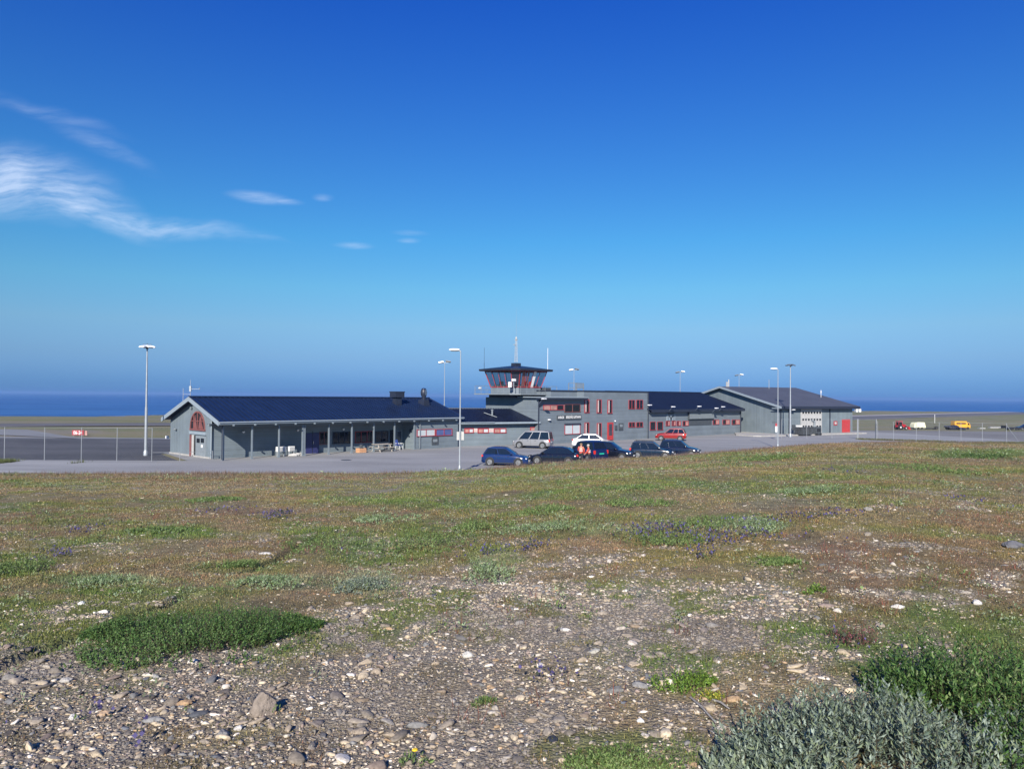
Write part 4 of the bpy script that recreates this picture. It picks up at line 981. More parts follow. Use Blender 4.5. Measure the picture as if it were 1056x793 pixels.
M['alloy'] = mat('alloy_rim', (.20, .21, .22), .4, .5, var=.1)
KINDS = {
 # body top line, greenhouse: base rear, roof rear, roof front, base front (fractions of the length)
 'hatch': dict(top=[(0, .33), (.008, .50), (.03, .63), (.25, .645), (.66, .62), (.74, .60), (.90, .52), (.98, .42), (1, .30)], gh=(.035, .14, .50, .72), belt=.63, cuts=[.50], low=.14, bonus=0),
 'estate': dict(top=[(0, .33), (.008, .50), (.02, .60), (.25, .62), (.66, .605), (.73, .60), (.90, .52), (.98, .43), (1, .30)], gh=(.02, .085, .53, .72), belt=.61, cuts=[.33, .62], low=.14, bonus=0),
 'sedan': dict(top=[(0, .36), (.01, .56), (.04, .645), (.16, .65), (.66, .63), (.72, .60), (.90, .50), (.98, .40), (1, .30)], gh=(.07, .27, .57, .76), belt=.63, cuts=[.50], low=.13, bonus=0),
 'van': dict(top=[(0, .28), (.004, .42), (.012, .53), (.3, .545), (.74, .545), (.84, .50), (.93, .45), (.985, .36), (1, .25)], gh=(.012, .045, .66, .86), belt=.54, cuts=[.33, .66], low=.13, bonus=0),
 'suv': dict(top=[(0, .36), (.01, .52), (.03, .62), (.25, .64), (.66, .62), (.73, .60), (.90, .55), (.98, .44), (1, .34)], gh=(.03, .11, .52, .70), belt=.63, cuts=[.32, .62], low=.18, bonus=0),
}
def lerp_pts(pts, x):
    return float(np.interp(x, [p[0] for p in pts], [p[1] for p in pts]))
def make_car(name, x, y, heading, Lc, Wc, Hc, kind, paintm, label, cat='car', rails=False, front_plate='plate', rear_plate='plate', rim='alloy', trim='black', glassm='cglass', sunroof=False):
    K = KINDS[kind]
    root = empty(name, (x, y, .013), R(heading), label, cat, 'vehicles parked in front of the terminal')
    hw = Wc / 2; n = 34; wr = .31 if Hc < 1.7 else .34
    wx = (Lc * .19, Lc * .80)
    X0 = -Lc / 2
    def hwid(t): return hw * (1 - .13 * max(0, 1 - t / .08) ** 2 - .20 * max(0, (t - .86) / .14) ** 2)
    vs = []; fs = []
    xs = sorted(set([i / n for i in range(n + 1)] + [.004, .012, .985, .994]))
    for t in xs:
        zt_ = lerp_pts(K['top'], t) * Hc; zb = K['low'] * Hc + .07 * max(0, 1 - t / .06) + .05 * max(0, (t - .94) / .06)
        h = hwid(t); zm = zb + (zt_ - zb) * .45
        sec = [(h * .90, zb), (h * .98, zb + .07), (h, zm), (h * .975, zt_ - .09), (h * .90, zt_ - .015), (h * .5, zt_ + .018), (0, zt_ + .024)]
        sec = sec + [(-a_, b_) for a_, b_ in sec[-2::-1]]
        vs += [(X0 + t * Lc, a_, b_) for a_, b_ in sec]
    S = 13
    for i in range(len(xs) - 1):
        for k in range(S - 1): fs.append((i * S + k, (i + 1) * S + k, (i + 1) * S + k + 1, i * S + k + 1))
        fs.append((i * S + S - 1, (i + 1) * S + S - 1, (i + 1) * S, i * S))
    fs += [tuple(range(S)), tuple(range(len(vs) - 1, len(vs) - S - 1, -1))]
    body = MB().add(vs, fs).build('body', paintm, root, smooth=True)
    # greenhouse shell
    g0, g1, g2, g3 = [X0 + q_ * Lc for q_ in K['gh']]; zb = (K['belt'] - .03) * Hc; zr = Hc - .02
    wb = hw * .90; wt = hw * .72
    sec = []
    N = 12
    ups = [(g0, zb), (g0 + (g1 - g0) * .75, zb + (zr - zb) * .80), (g1 + .05, zr - .03)] + [(g1 + (g2 - g1) * k / 5, zr + .03 * math.sin(math.pi * k / 5) - .0) for k in range(1, 5)] + [(g2 + .02, zr - .02), (g3 - (g3 - g2) * .8, zb + (zr - zb) * .80), (g3, zb)]
    vs = []; fs = []
    for (xx, zz) in ups:
        f_ = (zz - zb) / (zr - zb); ww = wb + (wt - wb) * min(1, f_)
        vs += [(xx, -wb, zb), (xx, -ww, max(zz - .03, zb)), (xx, -ww * .86, zz), (xx, ww * .86, zz), (xx, ww, max(zz - .03, zb)), (xx, wb, zb)]
    for i in range(len(ups) - 1):
        for k in range(5): fs.append((i * 6 + k, (i + 1) * 6 + k, (i + 1) * 6 + k + 1, i * 6 + k + 1))
    cabin = MB().add(vs, fs).build('cabin', paintm, root, smooth=True)
    # glass, set just outside the shell
    def side_pt(s, fx, fz):
        zz = zb + .035 + (zr - zb - .13) * fz; f_ = (zz - zb) / (zr - zb)
        xl = g0 + (g1 - g0) * (f_ if True else 0) + .07; xr = g3 + (g2 - g3) * f_ - .10
        ww = wb + (wt - wb) * f_ + .012
        return Vector((xl + (xr - xl) * fx, s * ww, zz))
    segs = [0] + K['cuts'] + [1.0]
    segs = [(segs[i] + (.0 if i == 0 else .015), segs[i + 1] - (.0 if i == len(segs) - 2 else .015)) for i in range(len(segs) - 1)]
    for s in (-1, 1):
        for a_, b_ in segs:
            q_ = [side_pt(s, a_, 0), side_pt(s, b_, 0), side_pt(s, b_, 1), side_pt(s, a_, 1)]
            MB().prism(q_, (0, s * .006, 0)).build('side_window', glassm, root)
    def cross(xa, za, xb, zb2, wa, wb2, nm, off):
        d = Vector((xb - xa, 0, zb2 - za)).normalized(); nn = Vector((-d.z, 0, d.x)) * off
        q_ = [Vector((xa, -wa, za)) + nn, Vector((xa, wa, za)) + nn, Vector((xb, wb2, zb2)) + nn, Vector((xb, -wb2, zb2)) + nn]
        MB().prism(q_, nn.normalized() * .006).build(nm, glassm, root)
    cross(g3 - .02, zb + .04, g2 + .03, zr - .035, wb * .93, wt * .84, 'windscreen', -.03 if False else .03)
    cross(g0 + .01, zb + .08, g1 - .01 + .02, zr - .06, wb * .90, wt * .80, 'rear_window', .035 if False else -.035) if False else None
    d = Vector((g1 - g0, 0, zr - zb)).normalized(); nn = Vector((-d.z, 0, d.x)) * .03
    za1, zb1 = .12, .86
    P = lambda f_, ww: Vector((g0 + (g1 - g0) * f_, ww, zb + (zr - zb) * f_)) + nn
    MB().prism([P(za1, -wb * .88), P(za1, wb * .88), P(zb1, wt * .84), P(zb1, -wt * .84)], nn.normalized() * .006).build('rear_window', glassm, root)
    # wheels in dark arches
    for xx in wx:
        for s in (-1, 1):
            cx, cy_ = X0 + xx, s * (hwid(xx / Lc) + .004)
            MB().lathe([(wr + .055, 0), (wr + .055, .02)], (cx, min(cy_, cy_ - s * .02) if s > 0 else cy_, wr + .01), 24, 'y').build('wheel_arch', 'black', root)
            wy = s * (hw - .18)
            y0, y1 = (hw - .17, hw + .028) if s > 0 else (-hw - .028, -hw + .17)
            wh = MB().lathe([(wr * .6, y0), (wr * .95, y0), (wr, y0 + .03), (wr, y1 - .03), (wr * .95, y1), (wr * .68, y1)], (cx, 0, wr), 24, 'y').build('wheel', 'rubber', root, smooth=True)
            yo = y1 if s > 0 else y0
            rm = MB().lathe([(wr * .66, 0), (wr * .66, s * .012), (wr * .60, s * .004), (wr * .12, s * .010), (.01, s * .014)], (cx, yo, wr), 20, 'y')
            for k in range(5):
                a_ = k * 2 * math.pi / 5; rm.tube((cx + .05 * math.cos(a_), yo + s * .012, wr + .05 * math.sin(a_)), (cx + wr * .63 * math.cos(a_), yo + s * .012, wr + wr * .63 * math.sin(a_)), .022, n=5)
            rm.build('rim', rim, wh)
    # lamps, plates, bumpers, mirrors
    zl = lerp_pts(K['top'], .955) * Hc
    for s in (-1, 1):
        MB().box(-.16, .05, -.17, .17, -.07, .065).build('headlight', 'headlight', root, bevel=.04, loc=(X0 + Lc * .962, s * hw * .68, zl - .065))
        zt1 = lerp_pts(K['top'], .02) * Hc
        hh = .16 if kind in ('van', 'estate', 'suv') else .09
        MB().box(-.03, .14, -.09, .09, -hh, hh).build('tail_light', 'taillight', root, bevel=.03, loc=(X0 + .045, s * hw * .84, zt1 - hh + .02))
        MB().box(-.08, .08, -.1, .1, -.06, .07).build('wing_mirror', paintm if kind != 'suv' else 'black', root, bevel=.03, loc=(g3 - .28, s * (hw + .05), zb + .09))
    zp = K['low'] * Hc + .22
    MB().box(-.01, .012, -.26, .26, -.055, .055).build('number_plate', front_plate, root, loc=(X0 + Lc + .008, 0, zp))
    MB().box(-.012, .01, -.26, .26, -.055, .055).build('number_plate', rear_plate, root, loc=(X0 - .006, 0, zp + .22))
    MB().box(-.02, .03, -hw * .55, hw * .55, -.05, .05).build('grille', 'black', root, loc=(X0 + Lc - .012, 0, zp + .20))
    bl = MB().box(X0 + wx[0] + wr + .1, X0 + wx[1] - wr - .1, -hw - .002, hw + .002, K['low'] * Hc + .0, K['low'] * Hc + .07).build('sill', trim, root)
    for s in (-1, 1):
        dl = MB()
        for tx in (.33, .50, .70) if kind != 'van' else (.5, .72): 
            h_ = hwid(tx) + .002; dl.box(X0 + tx * Lc - .006, X0 + tx * Lc + .006, s * h_ - .002, s * h_ + .002, K['low'] * Hc + .12, zb - .02)
        for tx in (.36, .56): dl.box(X0 + tx * Lc, X0 + tx * Lc + .16, s * (hwid(tx) + .0), s * (hwid(tx) + .022), zb - .13, zb - .105)
        dl.build('door_handle', 'black', root)
    if rails:
        for s in (-1, 1): MB().tube((g1 + .1, s * wt * .86, zr + .065), (g2 - .1, s * wt * .86, zr + .065), .022).tube((g1 + .1, s * wt * .86, zr), (g1 + .1, s * wt * .86, zr + .07), .02).tube((g2 - .1, s * wt * .86, zr), (g2 - .1, s * wt * .86, zr + .07), .02).build('roof_rail', 'black', root)
    if sunroof: MB().box(g1 + .5, g2 - .1, -wt * .6, wt * .6, zr + .02, zr + .034).build('sunroof', glassm, root)
    return root
def put(u, Y): d = ray(u, 440); return d[0] * Y, Y
def car(name, uc, Y, *a_, **k): x_, y_ = put(uc, Y); return make_car(name, x_, y_, *a_, **k)
car('hatchback_car', 522.5, 60.2, -12, 3.75, 1.65, 1.46, 'hatch', 'car_blue', 'small bright blue hatchback facing right, leftmost of the front row of parked cars')
car('sedan_car', 572.5, 61.8, 163, 4.25, 1.74, 1.42, 'sedan', 'car_black', 'black low saloon facing left, parked between the blue hatchback and the two people in red')
car('minivan_car', 604.0, 64.5, 128, 3.9, 1.75, 1.80, 'suv', 'car_navy', 'tall navy car seen from behind, green number plate, next to the people in red', rear_plate='plate_green')
car('estate_car', 629.5, 66.5, -24, 4.3, 1.72, 1.56, 'estate', 'car_black', 'black estate car facing right with bright headlight, right end of the left group', rails=True)
car('hatchback_car', 611.5, 82.5, -10, 4.45, 1.75, 1.48, 'sedan', 'car_white', 'white car with dark glass roof parked behind the dark cars, near the red door', sunroof=True)
car('passenger_van', 549.5, 80.6, 164, 4.15, 1.80, 1.84, 'van', 'car_silver', 'silver passenger van parked by the link building wall, facing left', cat='van')
car('estate_car', 673.0, 68.4, -16, 4.0, 1.70, 1.50, 'estate', 'car_teal', 'dark teal estate car facing right, half hidden by the grass ridge', rails=True)
car('estate_car', 701.5, 70.5, -20, 3.7, 1.70, 1.53, 'estate', 'car_slate', 'slate blue estate car, rightmost of the dark row behind the grass ridge')
car('suv_car', 692.0, 96.5, 163, 3.85, 1.75, 1.58, 'suv', 'car_red', 'bright red compact crossover parked by the single-storey wing')

# ------------------------------------------------------------------ people
M['skin'] = mat('skin', (.45, .26, .18), .55, var=.06, scale=8)
M['hivis'] = mat('orange_red_workwear', (.50, .065, .04), .7, var=.1, scale=10, bump=.2)
M['reflect'] = mat('reflective_band', (.75, .76, .74), .4)
M['trousers'] = mat('dark_trousers', (.02, .022, .03), .8, var=.2, scale=10, bump=.2)
M['hair'] = mat('fair_hair', (.20, .13, .07), .7, var=.3, scale=30, bump=.3)
M['hair_grey'] = mat('grey_hair', (.42, .40, .38), .7, var=.3, scale=30, bump=.3)
M['eye'] = mat('eye', (.03, .03, .03), .2)
def skin_mesh(name, m, verts, edges, radii, parent, sub=2, root=0):
    me = bpy.data.meshes.new(name); me.from_pydata(verts, edges, [])
    o = bpy.data.objects.new('tmp', me); COL.objects.link(o)
    md = o.modifiers.new('s', 'SKIN')
    sv = me.skin_vertices[0].data if me.skin_vertices else None
    if sv is None:
        bm = bmesh.new(); bm.from_mesh(me); bm.verts.layers.skin.verify(); bm.to_mesh(me); bm.free(); sv = me.skin_vertices[0].data
    for i, r_ in enumerate(radii): sv[i].radius = (r_, r_) if not isinstance(r_, tuple) else r_; sv[i].use_root = (i == root)
    s2 = o.modifiers.new('b', 'SUBSURF'); s2.levels = sub; s2.render_levels = sub
    dg = bpy.context.evaluated_depsgraph_get(); dg.update()
    nm = bpy.data.meshes.new_from_object(o.evaluated_get(dg)); nm.name = name
    bpy.data.objects.remove(o); bpy.data.meshes.remove(me)
    nm.materials.clear(); nm.materials.append(M[m]); nm.polygons.foreach_set('use_smooth', [True] * len(nm.polygons))
    ob = bpy.data.objects.new(name, nm); COL.objects.link(ob); ob.parent = parent; return ob
def person(x, y, heading, label, lean=.1, arms=((.25, .1, .9), (.3, -.15, .95)), head_turn=0, hair='hair', hgt_=1.74):
    k = hgt_ / 1.75; root = empty('person', (x, y, .014), R(heading), label, 'person')
    J = {}
    def P(n_, x_, y_, z_): J[n_] = (x_ * k + lean * max(0, z_ - .95) * k, y_ * k, z_ * k)
    P('pel', 0, 0, .95); P('wai', 0, 0, 1.10); P('che', 0, 0, 1.30); P('nek', .0, 0, 1.47); P('hd0', .01, 0, 1.56); P('hd1', .015, 0, 1.64); P('hd2', 0.0, 0, 1.70)
    for s, n_ in ((1, 'l'), (-1, 'r')):
        P(n_ + 'hip', 0, s * .09, .90); P(n_ + 'kn', .03 * s, s * .11, .50); P(n_ + 'an', -.02 * s, s * .12, .09); P(n_ + 'to', .15, s * .14, .035)
        P(n_ + 'sh', 0, s * .19, 1.42)
        hx, hy, hz = arms[0 if s > 0 else 1]
        P(n_ + 'el', hx * .35, s * .27, 1.15)
        P(n_ + 'ha', hx, s * .20 + hy, hz)
    names = ['pel', 'wai', 'che', 'nek', 'hd0', 'hd1', 'hd2']; V = [J[q_] for q_ in names]; Rr = [.115, .115, .125, .055, .085, .095, .06]; E_ = [(0, 1), (1, 2), (2, 3), (3, 4), (4, 5), (5, 6)]
    fingers = []
    for n_ in 'lr':
        b0 = len(V); V += [J[n_ + 'hip'], J[n_ + 'kn'], J[n_ + 'an'], J[n_ + 'to']]; Rr += [.085, .058, .042, .035]; E_ += [(0, b0), (b0, b0 + 1), (b0 + 1, b0 + 2), (b0 + 2, b0 + 3)]
        b0 = len(V); V += [J[n_ + 'sh'], J[n_ + 'el'], J[n_ + 'ha']]; Rr += [.058, .042, .028]; E_ += [(2, b0), (b0, b0 + 1), (b0 + 1, b0 + 2)]
        w_ = Vector(J[n_ + 'ha']); d = (w_ - Vector(J[n_ + 'el'])).normalized(); sd = d.cross(Vector((0, 0, 1))); sd = sd.normalized() if sd.length > .1 else Vector((0, 1, 0))
        V.append(tuple(w_ + d * .07)); Rr.append(.026); E_.append((b0 + 2, len(V) - 1)); palm = len(V) - 1
        up_ = sd.cross(d)
        for j, (o_, ln) in enumerate([(-.026, .058), (-.009, .07), (.009, .066), (.026, .05)]):
            a0 = w_ + d * .095 + sd * o_; V += [tuple(a0), tuple(a0 + d * ln * .5 - up_ * .006), tuple(a0 + d * ln * .85 - up_ * .025)]; Rr += [.009, .0085, .007]
            E_ += [(palm, len(V) - 3), (len(V) - 3, len(V) - 2), (len(V) - 2, len(V) - 1)]
        t0 = w_ + d * .04 - sd * .035; V += [tuple(t0), tuple(t0 + d * .03 - sd * .02), tuple(t0 + d * .055 - sd * .024)]; Rr += [.011, .010, .008]; E_ += [(palm, len(V) - 3), (len(V) - 3, len(V) - 2), (len(V) - 2, len(V) - 1)]
    body = skin_mesh('body', 'skin', V, E_, Rr, root, 1)
    hd = Vector(J['hd1'])
    fc = MB().lathe([(.002, .022), (.014, .005), (.016, -.02)], (hd.x + .098, 0, hd.z - .03), 8)
    for s in (1, -1): fc.lathe([(.012, -.03), (.018, 0), (.012, .03)], (hd.x, s * .096, hd.z - .02), 8)
    fc.build('nose_and_ears', 'skin', root, smooth=True)
    for s in (1, -1): MB().lathe([(.002, -.01), (.011, 0), (.002, .01)], (hd.x + .088, s * .034, hd.z + .005), 8).build('eye', 'eye', root)
    MB().box(hd.x + .080, hd.x + .094, -.025, .025, hd.z - .075, hd.z - .065).build('mouth', 'pinkred', root)
    MB().lathe([(.100, -.03), (.112, .02), (.105, .065), (.075, .10), (.01, .115)], (hd.x - .018, 0, hd.z), 16).build('hair', hair, root, smooth=True)
    # jacket and trousers over the body
    nm2 = ['pel', 'wai', 'che', 'nek']; V = [(J['pel'][0], J['pel'][1], J['pel'][2] - .05)] + [J['wai'], J['che'], (J['nek'][0], J['nek'][1], J['nek'][2] - .01)]; Rr = [(.155, .135), (.145, .135), (.165, .145), .075]; E_ = [(0, 1), (1, 2), (2, 3)]
    for n_ in 'lr':
        b0 = len(V); h_ = Vector(J[n_ + 'ha']); e_ = Vector(J[n_ + 'el']); V += [J[n_ + 'sh'], J[n_ + 'el'], tuple(e_.lerp(h_, .93))]; Rr += [.085, .066, .05]; E_ += [(2, b0), (b0, b0 + 1), (b0 + 1, b0 + 2)]
    jk = skin_mesh('jacket', 'hivis', V, E_, Rr, root, 2, 1)
    bd = MB()
    for z_, r_ in ((1.12, .165), (1.24, .172)): bd.lathe([(r_, -.02), (r_ + .004, 0), (r_, .02)], (J['wai'][0] + lean * (z_ - 1.1), 0, z_ * k), 20)
    bd.build('reflective_band', 'reflect', jk, smooth=True)
    V = [(J['pel'][0], 0, J['pel'][2] + .02)]; Rr = [(.135, .125)]; E_ = []
    for n_ in 'lr':
        b0 = len(V); V += [J[n_ + 'hip'], J[n_ + 'kn'], (J[n_ + 'an'][0], J[n_ + 'an'][1], J[n_ + 'an'][2] + .02)]; Rr += [.105, .078, .065]; E_ += [(0, b0), (b0, b0 + 1), (b0 + 1, b0 + 2)]
    skin_mesh('trousers', 'trousers', V, E_, Rr, root, 2, 0)
    for n_ in 'lr':
        a_ = Vector(J[n_ + 'an']); MB().box(-.07, .20, -.05, .05, -.045, .045).build('boot', 'black', root, bevel=.03, loc=(a_.x + .02, a_.y, .047))
    return root
x_, y_ = put(599.2, 61.0); person(x_, y_, 70, 'person in orange-red workwear with fair hair, left of the pair between the dark cars', .12, ((.35, -.05, 1.05), (.2, .05, .85)))
x_, y_ = put(607.6, 60.4); person(x_, y_, 175, 'person in orange-red workwear with grey hair, right of the pair between the dark cars', .1, ((.3, -.1, .95), (.3, .1, 1.0)), hair='hair_grey', hgt_=1.7)

# ------------------------------------------------------------------ lamp posts and masts
def lamp_post(u, Y, top, label, kind='single', side=-1, zb=0., name='street_lamp', r=.075):
    x_, y_ = put(u, Y); zb = max(0., float(hgt(x_, y_)))
    root = empty(name, (x_, y_, zb), 0, label, 'lamp post', 'lamp posts round the terminal'); h_ = top - zb
    MB().lathe([(r * 1.5, 0), (r * 1.5, .35), (r * 1.15, .42), (r, .5)], (0, 0, 0), 14).build('base', 'galv', root, smooth=True)
    MB().tube((0, 0, .45), (0, 0, h_ * .45), r, r * .88, 12).tube((0, 0, h_ * .45), (0, 0, h_), r * .7, r * .42, 12).build('pole', 'galv', root, smooth=True)
    if kind == 'single':
        ar = MB().tube((0, 0, h_ - .05), (side * .35, 0, h_ + .03), .03, n=8).build('arm', 'galv', root)
        hdm = MB().lathe([(.02, -.44), (.13, -.34), (.16, -.1), (.15, .18), (.09, .34), (.02, .38)], (0, 0, 0), 14, 'x')
        for i, v in enumerate(hdm.v): hdm.v[i] = (v[0], v[1] * 1.15, v[2] * .62)
        o = hdm.build('lamp_head', 'lampwhite', root, smooth=True, loc=(side * .42, 0, h_ + .06))
        MB().box(-.26, .2, -.11, .11, -.115, -.085).build('lens', 'glass_sky', o)
    elif kind == 'crown':
        cr_ = MB().lathe([(.08, 0), (.12, .1), (.3, .16), (.3, .2)], (0, 0, h_ - .12), 16)
        cr_.build('crown', 'lampdark', root)
        for k in range(6):
            a_ = 2 * math.pi * k / 6 + .3
            o = MB().box(-.26, .26, -.19, .19, -.07, .07).build('floodlight', 'lampwhite', root, bevel=.05, loc=(.42 * math.cos(a_), .42 * math.sin(a_), h_ + .12)); o.rotation_euler = (0, R(14), a_)
        MB().tube((0, 0, h_ + .1), (0, 0, h_ + .42), .02).tube((-.35, 0, h_ + .34), (.35, 0, h_ + .34), .015).tube((-.35, 0, h_ + .1), (-.35, 0, h_ + .36), .012).tube((.35, 0, h_ + .1), (.35, 0, h_ + .36), .012).build('ring_frame', 'lampdark', root)
    elif kind == 'dark_crown':
        MB().lathe([(.06, -.2), (.1, 0), (.2, .1)], (0, 0, h_), 12).build('crown', 'lampdark', root)
        for k in range(6):
            a_ = 2 * math.pi * k / 6
            o = MB().box(-.26, .26, -.17, .17, -.05, .05).build('floodlight', 'lampdark', root, bevel=.04, loc=(.5 * math.cos(a_), .5 * math.sin(a_), h_ + .12)); o.rotation_euler = (0, R(22), a_)
    elif kind == 'twin':
        MB().tube((-.55, 0, h_), (.55, 0, h_ + .05), .03).build('cross_arm', 'galv', root)
        for s, m_ in ((-1, 'lampwhite' if side < 0 else 'lampdark'), (1, 'lampdark' if side < 0 else 'lampwhite')):
            o = MB().box(-.34, .34, -.22, .22, -.08, .08).build('floodlight', m_, root, bevel=.05, loc=(s * .45, 0, h_ + .05 + .12 * (s > 0))); o.rotation_euler = (R(-15), R(10 * s), 0)
    return root
lamp_post(150.6, 66.8, 9.5, 'tall white floodlight mast with a ring of six lamps behind the left fence', 'crown', name='floodlight_mast', r=.13)
lp = lamp_post(474.4, 54.6, 8.75, 'slim pale lamp post with single head at the grass edge, left of the blue hatchback', 'single', -1)
sgn = MB().box(-.24, -.04, .085, .1, 2.3, 2.9).box(.1, .28, .085, .1, 2.3, 2.9).box(-.04, .1, .085, .1, 2.3, 2.9).build('sign_back', 'offwhite', lp)
lamp_post(458.0, 97.0, 9.7, 'pale lamp post with twin heads rising behind the long hall roof', 'twin', -1)
lamp_post(591.6, 118.0, 9.6, 'pale lamp post with twin heads rising behind the office roof', 'twin', -1)
lamp_post(701.2, 128.0, 9.7, 'lamp post with dark and white heads rising behind the single-storey wing roof', 'twin', 1)
lamp_post(762.0, 139.0, 9.6, 'lamp post with a white and a dark head rising at the hangar gable', 'twin', 1)
lamp_post(802.2, 82.5, 8.65, 'white single-headed lamp post standing at the grass ridge before the hangar', 'single', -1)
lamp_post(815.0, 107.5, 10.1, 'tall mast with a dark crown of floodlights in front of the hangar door side', 'dark_crown', name='floodlight_mast', r=.13)
x_, y_ = put(195.8, 100)
t_ = empty('wind_mast', (x_, y_, 0), 0, 'thin white wind vane mast behind the gable of the long hall', 'mast')
MB().tube((0, 0, 0), (0, 0, 7.3), .05, .03).build('pole', 'galv', t_)
MB().tube((-.05, 0, 6.1), (1.25, 0, 6.1), .025).build('cross_arm', 'galv', t_)
MB().box(-.12, .12, -.1, .1, 5.8, 6.5).build('sensor', 'galv', t_); MB().tube((-.95, 0, 0), (-.95, 0, 6.2), .035).tube((-.95, 0, 5.4), (0, 0, 5.4), .02).build('side_pole', 'galv', t_)
MB().lathe([(.03, 0), (.10, .06), (.03, .14)], (1.2, 0, 6.12), 10).build('cup', 'galv', t_)

# ------------------------------------------------------------------ fences
def fence(pts, h_, label, name='chain_link_fence', group=None, step=3.0, brace=False, sub=None):
    x0, y0 = pts[0]
    root = empty(name, (x0, y0, 0), 0, label, 'fence', group)
    wm = MB(); rl_ = MB()
    for i in range(len(pts)):
        px, py = pts[i][0] - x0, pts[i][1] - y0
        MB().tube((px, py, 0), (px, py, h_), .026, n=8).build('post', 'fence_steel', root)
        if i:
            qx, qy = pts[i - 1][0] - x0, pts[i - 1][1] - y0
            rl_.tube((qx, qy, h_ - .03), (px, py, h_ - .03), .014, n=6)
            Ln = math.hypot(px - qx, py - qy); K = max(1, int(Ln / .22)); dx, dy = (px - qx) / K, (py - qy) / K; up_ = int((h_ - .1) / (Ln / K))
            for k in range(-up_, K):
                a0, b0 = max(k, 0), min(k + up_, K); z0_ = .04 + (a0 - k) * Ln / K; z1_ = .04 + (b0 - k) * Ln / K
                if b0 > a0:
                    wm.tube((qx + dx * a0, qy + dy * a0, z0_), (qx + dx * b0, qy + dy * b0, z1_), .0016, n=3, caps=False)
                    wm.tube((qx + dx * (K - a0), qy + dy * (K - a0), z0_), (qx + dx * (K - b0), qy + dy * (K - b0), z1_), .0016, n=3, caps=False)
    rl_.build('top_rail', 'fence_steel', root); wm.build('wire_mesh', 'fence_steel', root)
    if brace: bx, by = brace[0] - x0, brace[1] - y0; MB().tube((bx, by, 2.3), (bx + brace[2], by + .1, .05), .03, n=6).build('brace', 'fence_steel', root)
    return root
def P2(u, Y): a_, b_ = put(u, Y); return (a_, b_)
fence([P2(u, 61.2) for u in (-70, -33, 5, 46.3, 84.3, 121, 157)], 2.7, 'chain-link fence between the road and the dark apron, left of the long hall', group='fences of the airfield')
fence([P2(157, 61.25), P2(186, 61.6), FA.w(-.15, 1.5)[:2]], .75, 'low barrier rail from the fence end to the long hall corner', 'barrier_rail')
fence([P2(806, 103.6), P2(832, 103.8), P2(858, 104), P2(884, 104.3)], 2.65, 'chain-link fence in front of the hangar doors', group='fences of the airfield')
g_ = fence([P2(885.5, 104.2), P2(903, 103.0)], 2.65, 'wire gate between two thick posts, right of the hangar', 'wire_gate')
for px in (884.2, 903.6):
    pass
x_, y_ = put(903.6, 102.8); MB().tube((x_ - g_.location.x, y_ - g_.location.y, 0), (x_ - g_.location.x, y_ - g_.location.y, 2.75), .06, n=10).build('gate_post', 'fence_steel', g_)
x_, y_ = put(884.6, 104.3); MB().tube((x_ - g_.location.x, y_ - g_.location.y, 0), (x_ - g_.location.x, y_ - g_.location.y, 2.75), .06, n=10).build('gate_post', 'fence_steel', g_)
pb = P2(1038, 96.4)
fence([P2(905, 102.0), P2(921.5, 98.6), P2(945, 98.2), P2(968.5, 97.9), P2(991, 97.6), P2(1013, 97.0), pb, P2(1063, 96), P2(1090, 96)], 2.55, 'long chain-link fence with a slanted brace, between the field and the vehicles on the right', group='fences of the airfield', brace=(pb[0], pb[1] - .0, 1.7))

# ------------------------------------------------------------------ things by the buildings
def localobj(fr, lx, ly, name, label, cat, rz=0, group=None): p = fr.w(lx, ly); return empty(name, (p[0], p[1], .013), fr.rz + rz, label, cat, group)
lx, _ = FA.front(393.5, 464, -.2)
pt = localobj(FA, lx, -.25, 'picnic_table', 'weathered wooden picnic table with fixed benches in front of the porch', 'picnic table')
MB().box(-.95, .95, -.38, .38, .70, .745).build('table_top', 'wood', pt)
for s in (-1, 1): MB().box(-.95, .95, s * .72 - .14, s * .72 + .14, .42, .46).build('bench', 'wood', pt)
for s in (-1, 1):
    for q_ in (-1, 1): MB().prism([(s * .7, q_ * .25, .70), (s * .7, q_ * .33, .70), (s * .7, q_ * .72, 0), (s * .7, q_ * .62, 0)], (.05, 0, 0)).build('leg', 'wood', pt)
    MB().box(s * .7 - .03, s * .7, -.8, .8, .36, .42).build('crossbar', 'wood', pt)
lx, _ = FA.front(411.5, 462, .6)
ch = localobj(FA, lx, .6, 'patio_chair', 'blue and white garden chair at the right end of the porch', 'chair', .3)
M['bluecloth'] = mat('blue_cushion', (.05, .09, .35), .8)
MB().box(-.25, .25, -.25, .25, .42, .46).build('seat', 'bluecloth', ch); MB().prism([(-.25, .22, .46), (.25, .22, .46), (.25, .38, 1.0), (-.25, .38, 1.0)], (0, .04, 0)).build('backrest', 'bluecloth', ch)
for s in (-1, 1):
    for q_ in (-1, 1): MB().tube((s * .22, q_ * .22, .42), (s * .28, q_ * .3, 0), .02).build('leg', 'white', ch)
    MB().box(s * .28 - .03, s * .28 + .03, -.25, .3, .62, .66).build('armrest', 'white', ch)
lx, _ = FA.front(372, 466, -.1)
cr2 = localobj(FA, lx, -.15, 'wooden_crate', 'pale orange wooden crate standing by a porch post', 'crate')
M['peach'] = mat('pale_orange_wood', (.55, .30, .16), .75, var=.15, scale=6)
b_ = MB()
for z_ in (0.02, .16, .30): b_.box(-.38, .38, -.32, -.30, z_, z_ + .12).box(-.38, .38, .30, .32, z_, z_ + .12).box(-.38, -.36, -.3, .3, z_, z_ + .12).box(.36, .38, -.3, .3, z_, z_ + .12)
b_.box(-.36, .36, -.3, .3, .02, .05); b_.build('slats', 'peach', cr2); MB().box(-.355, .355, -.295, .295, .05, .34).build('filling', 'peach', cr2)
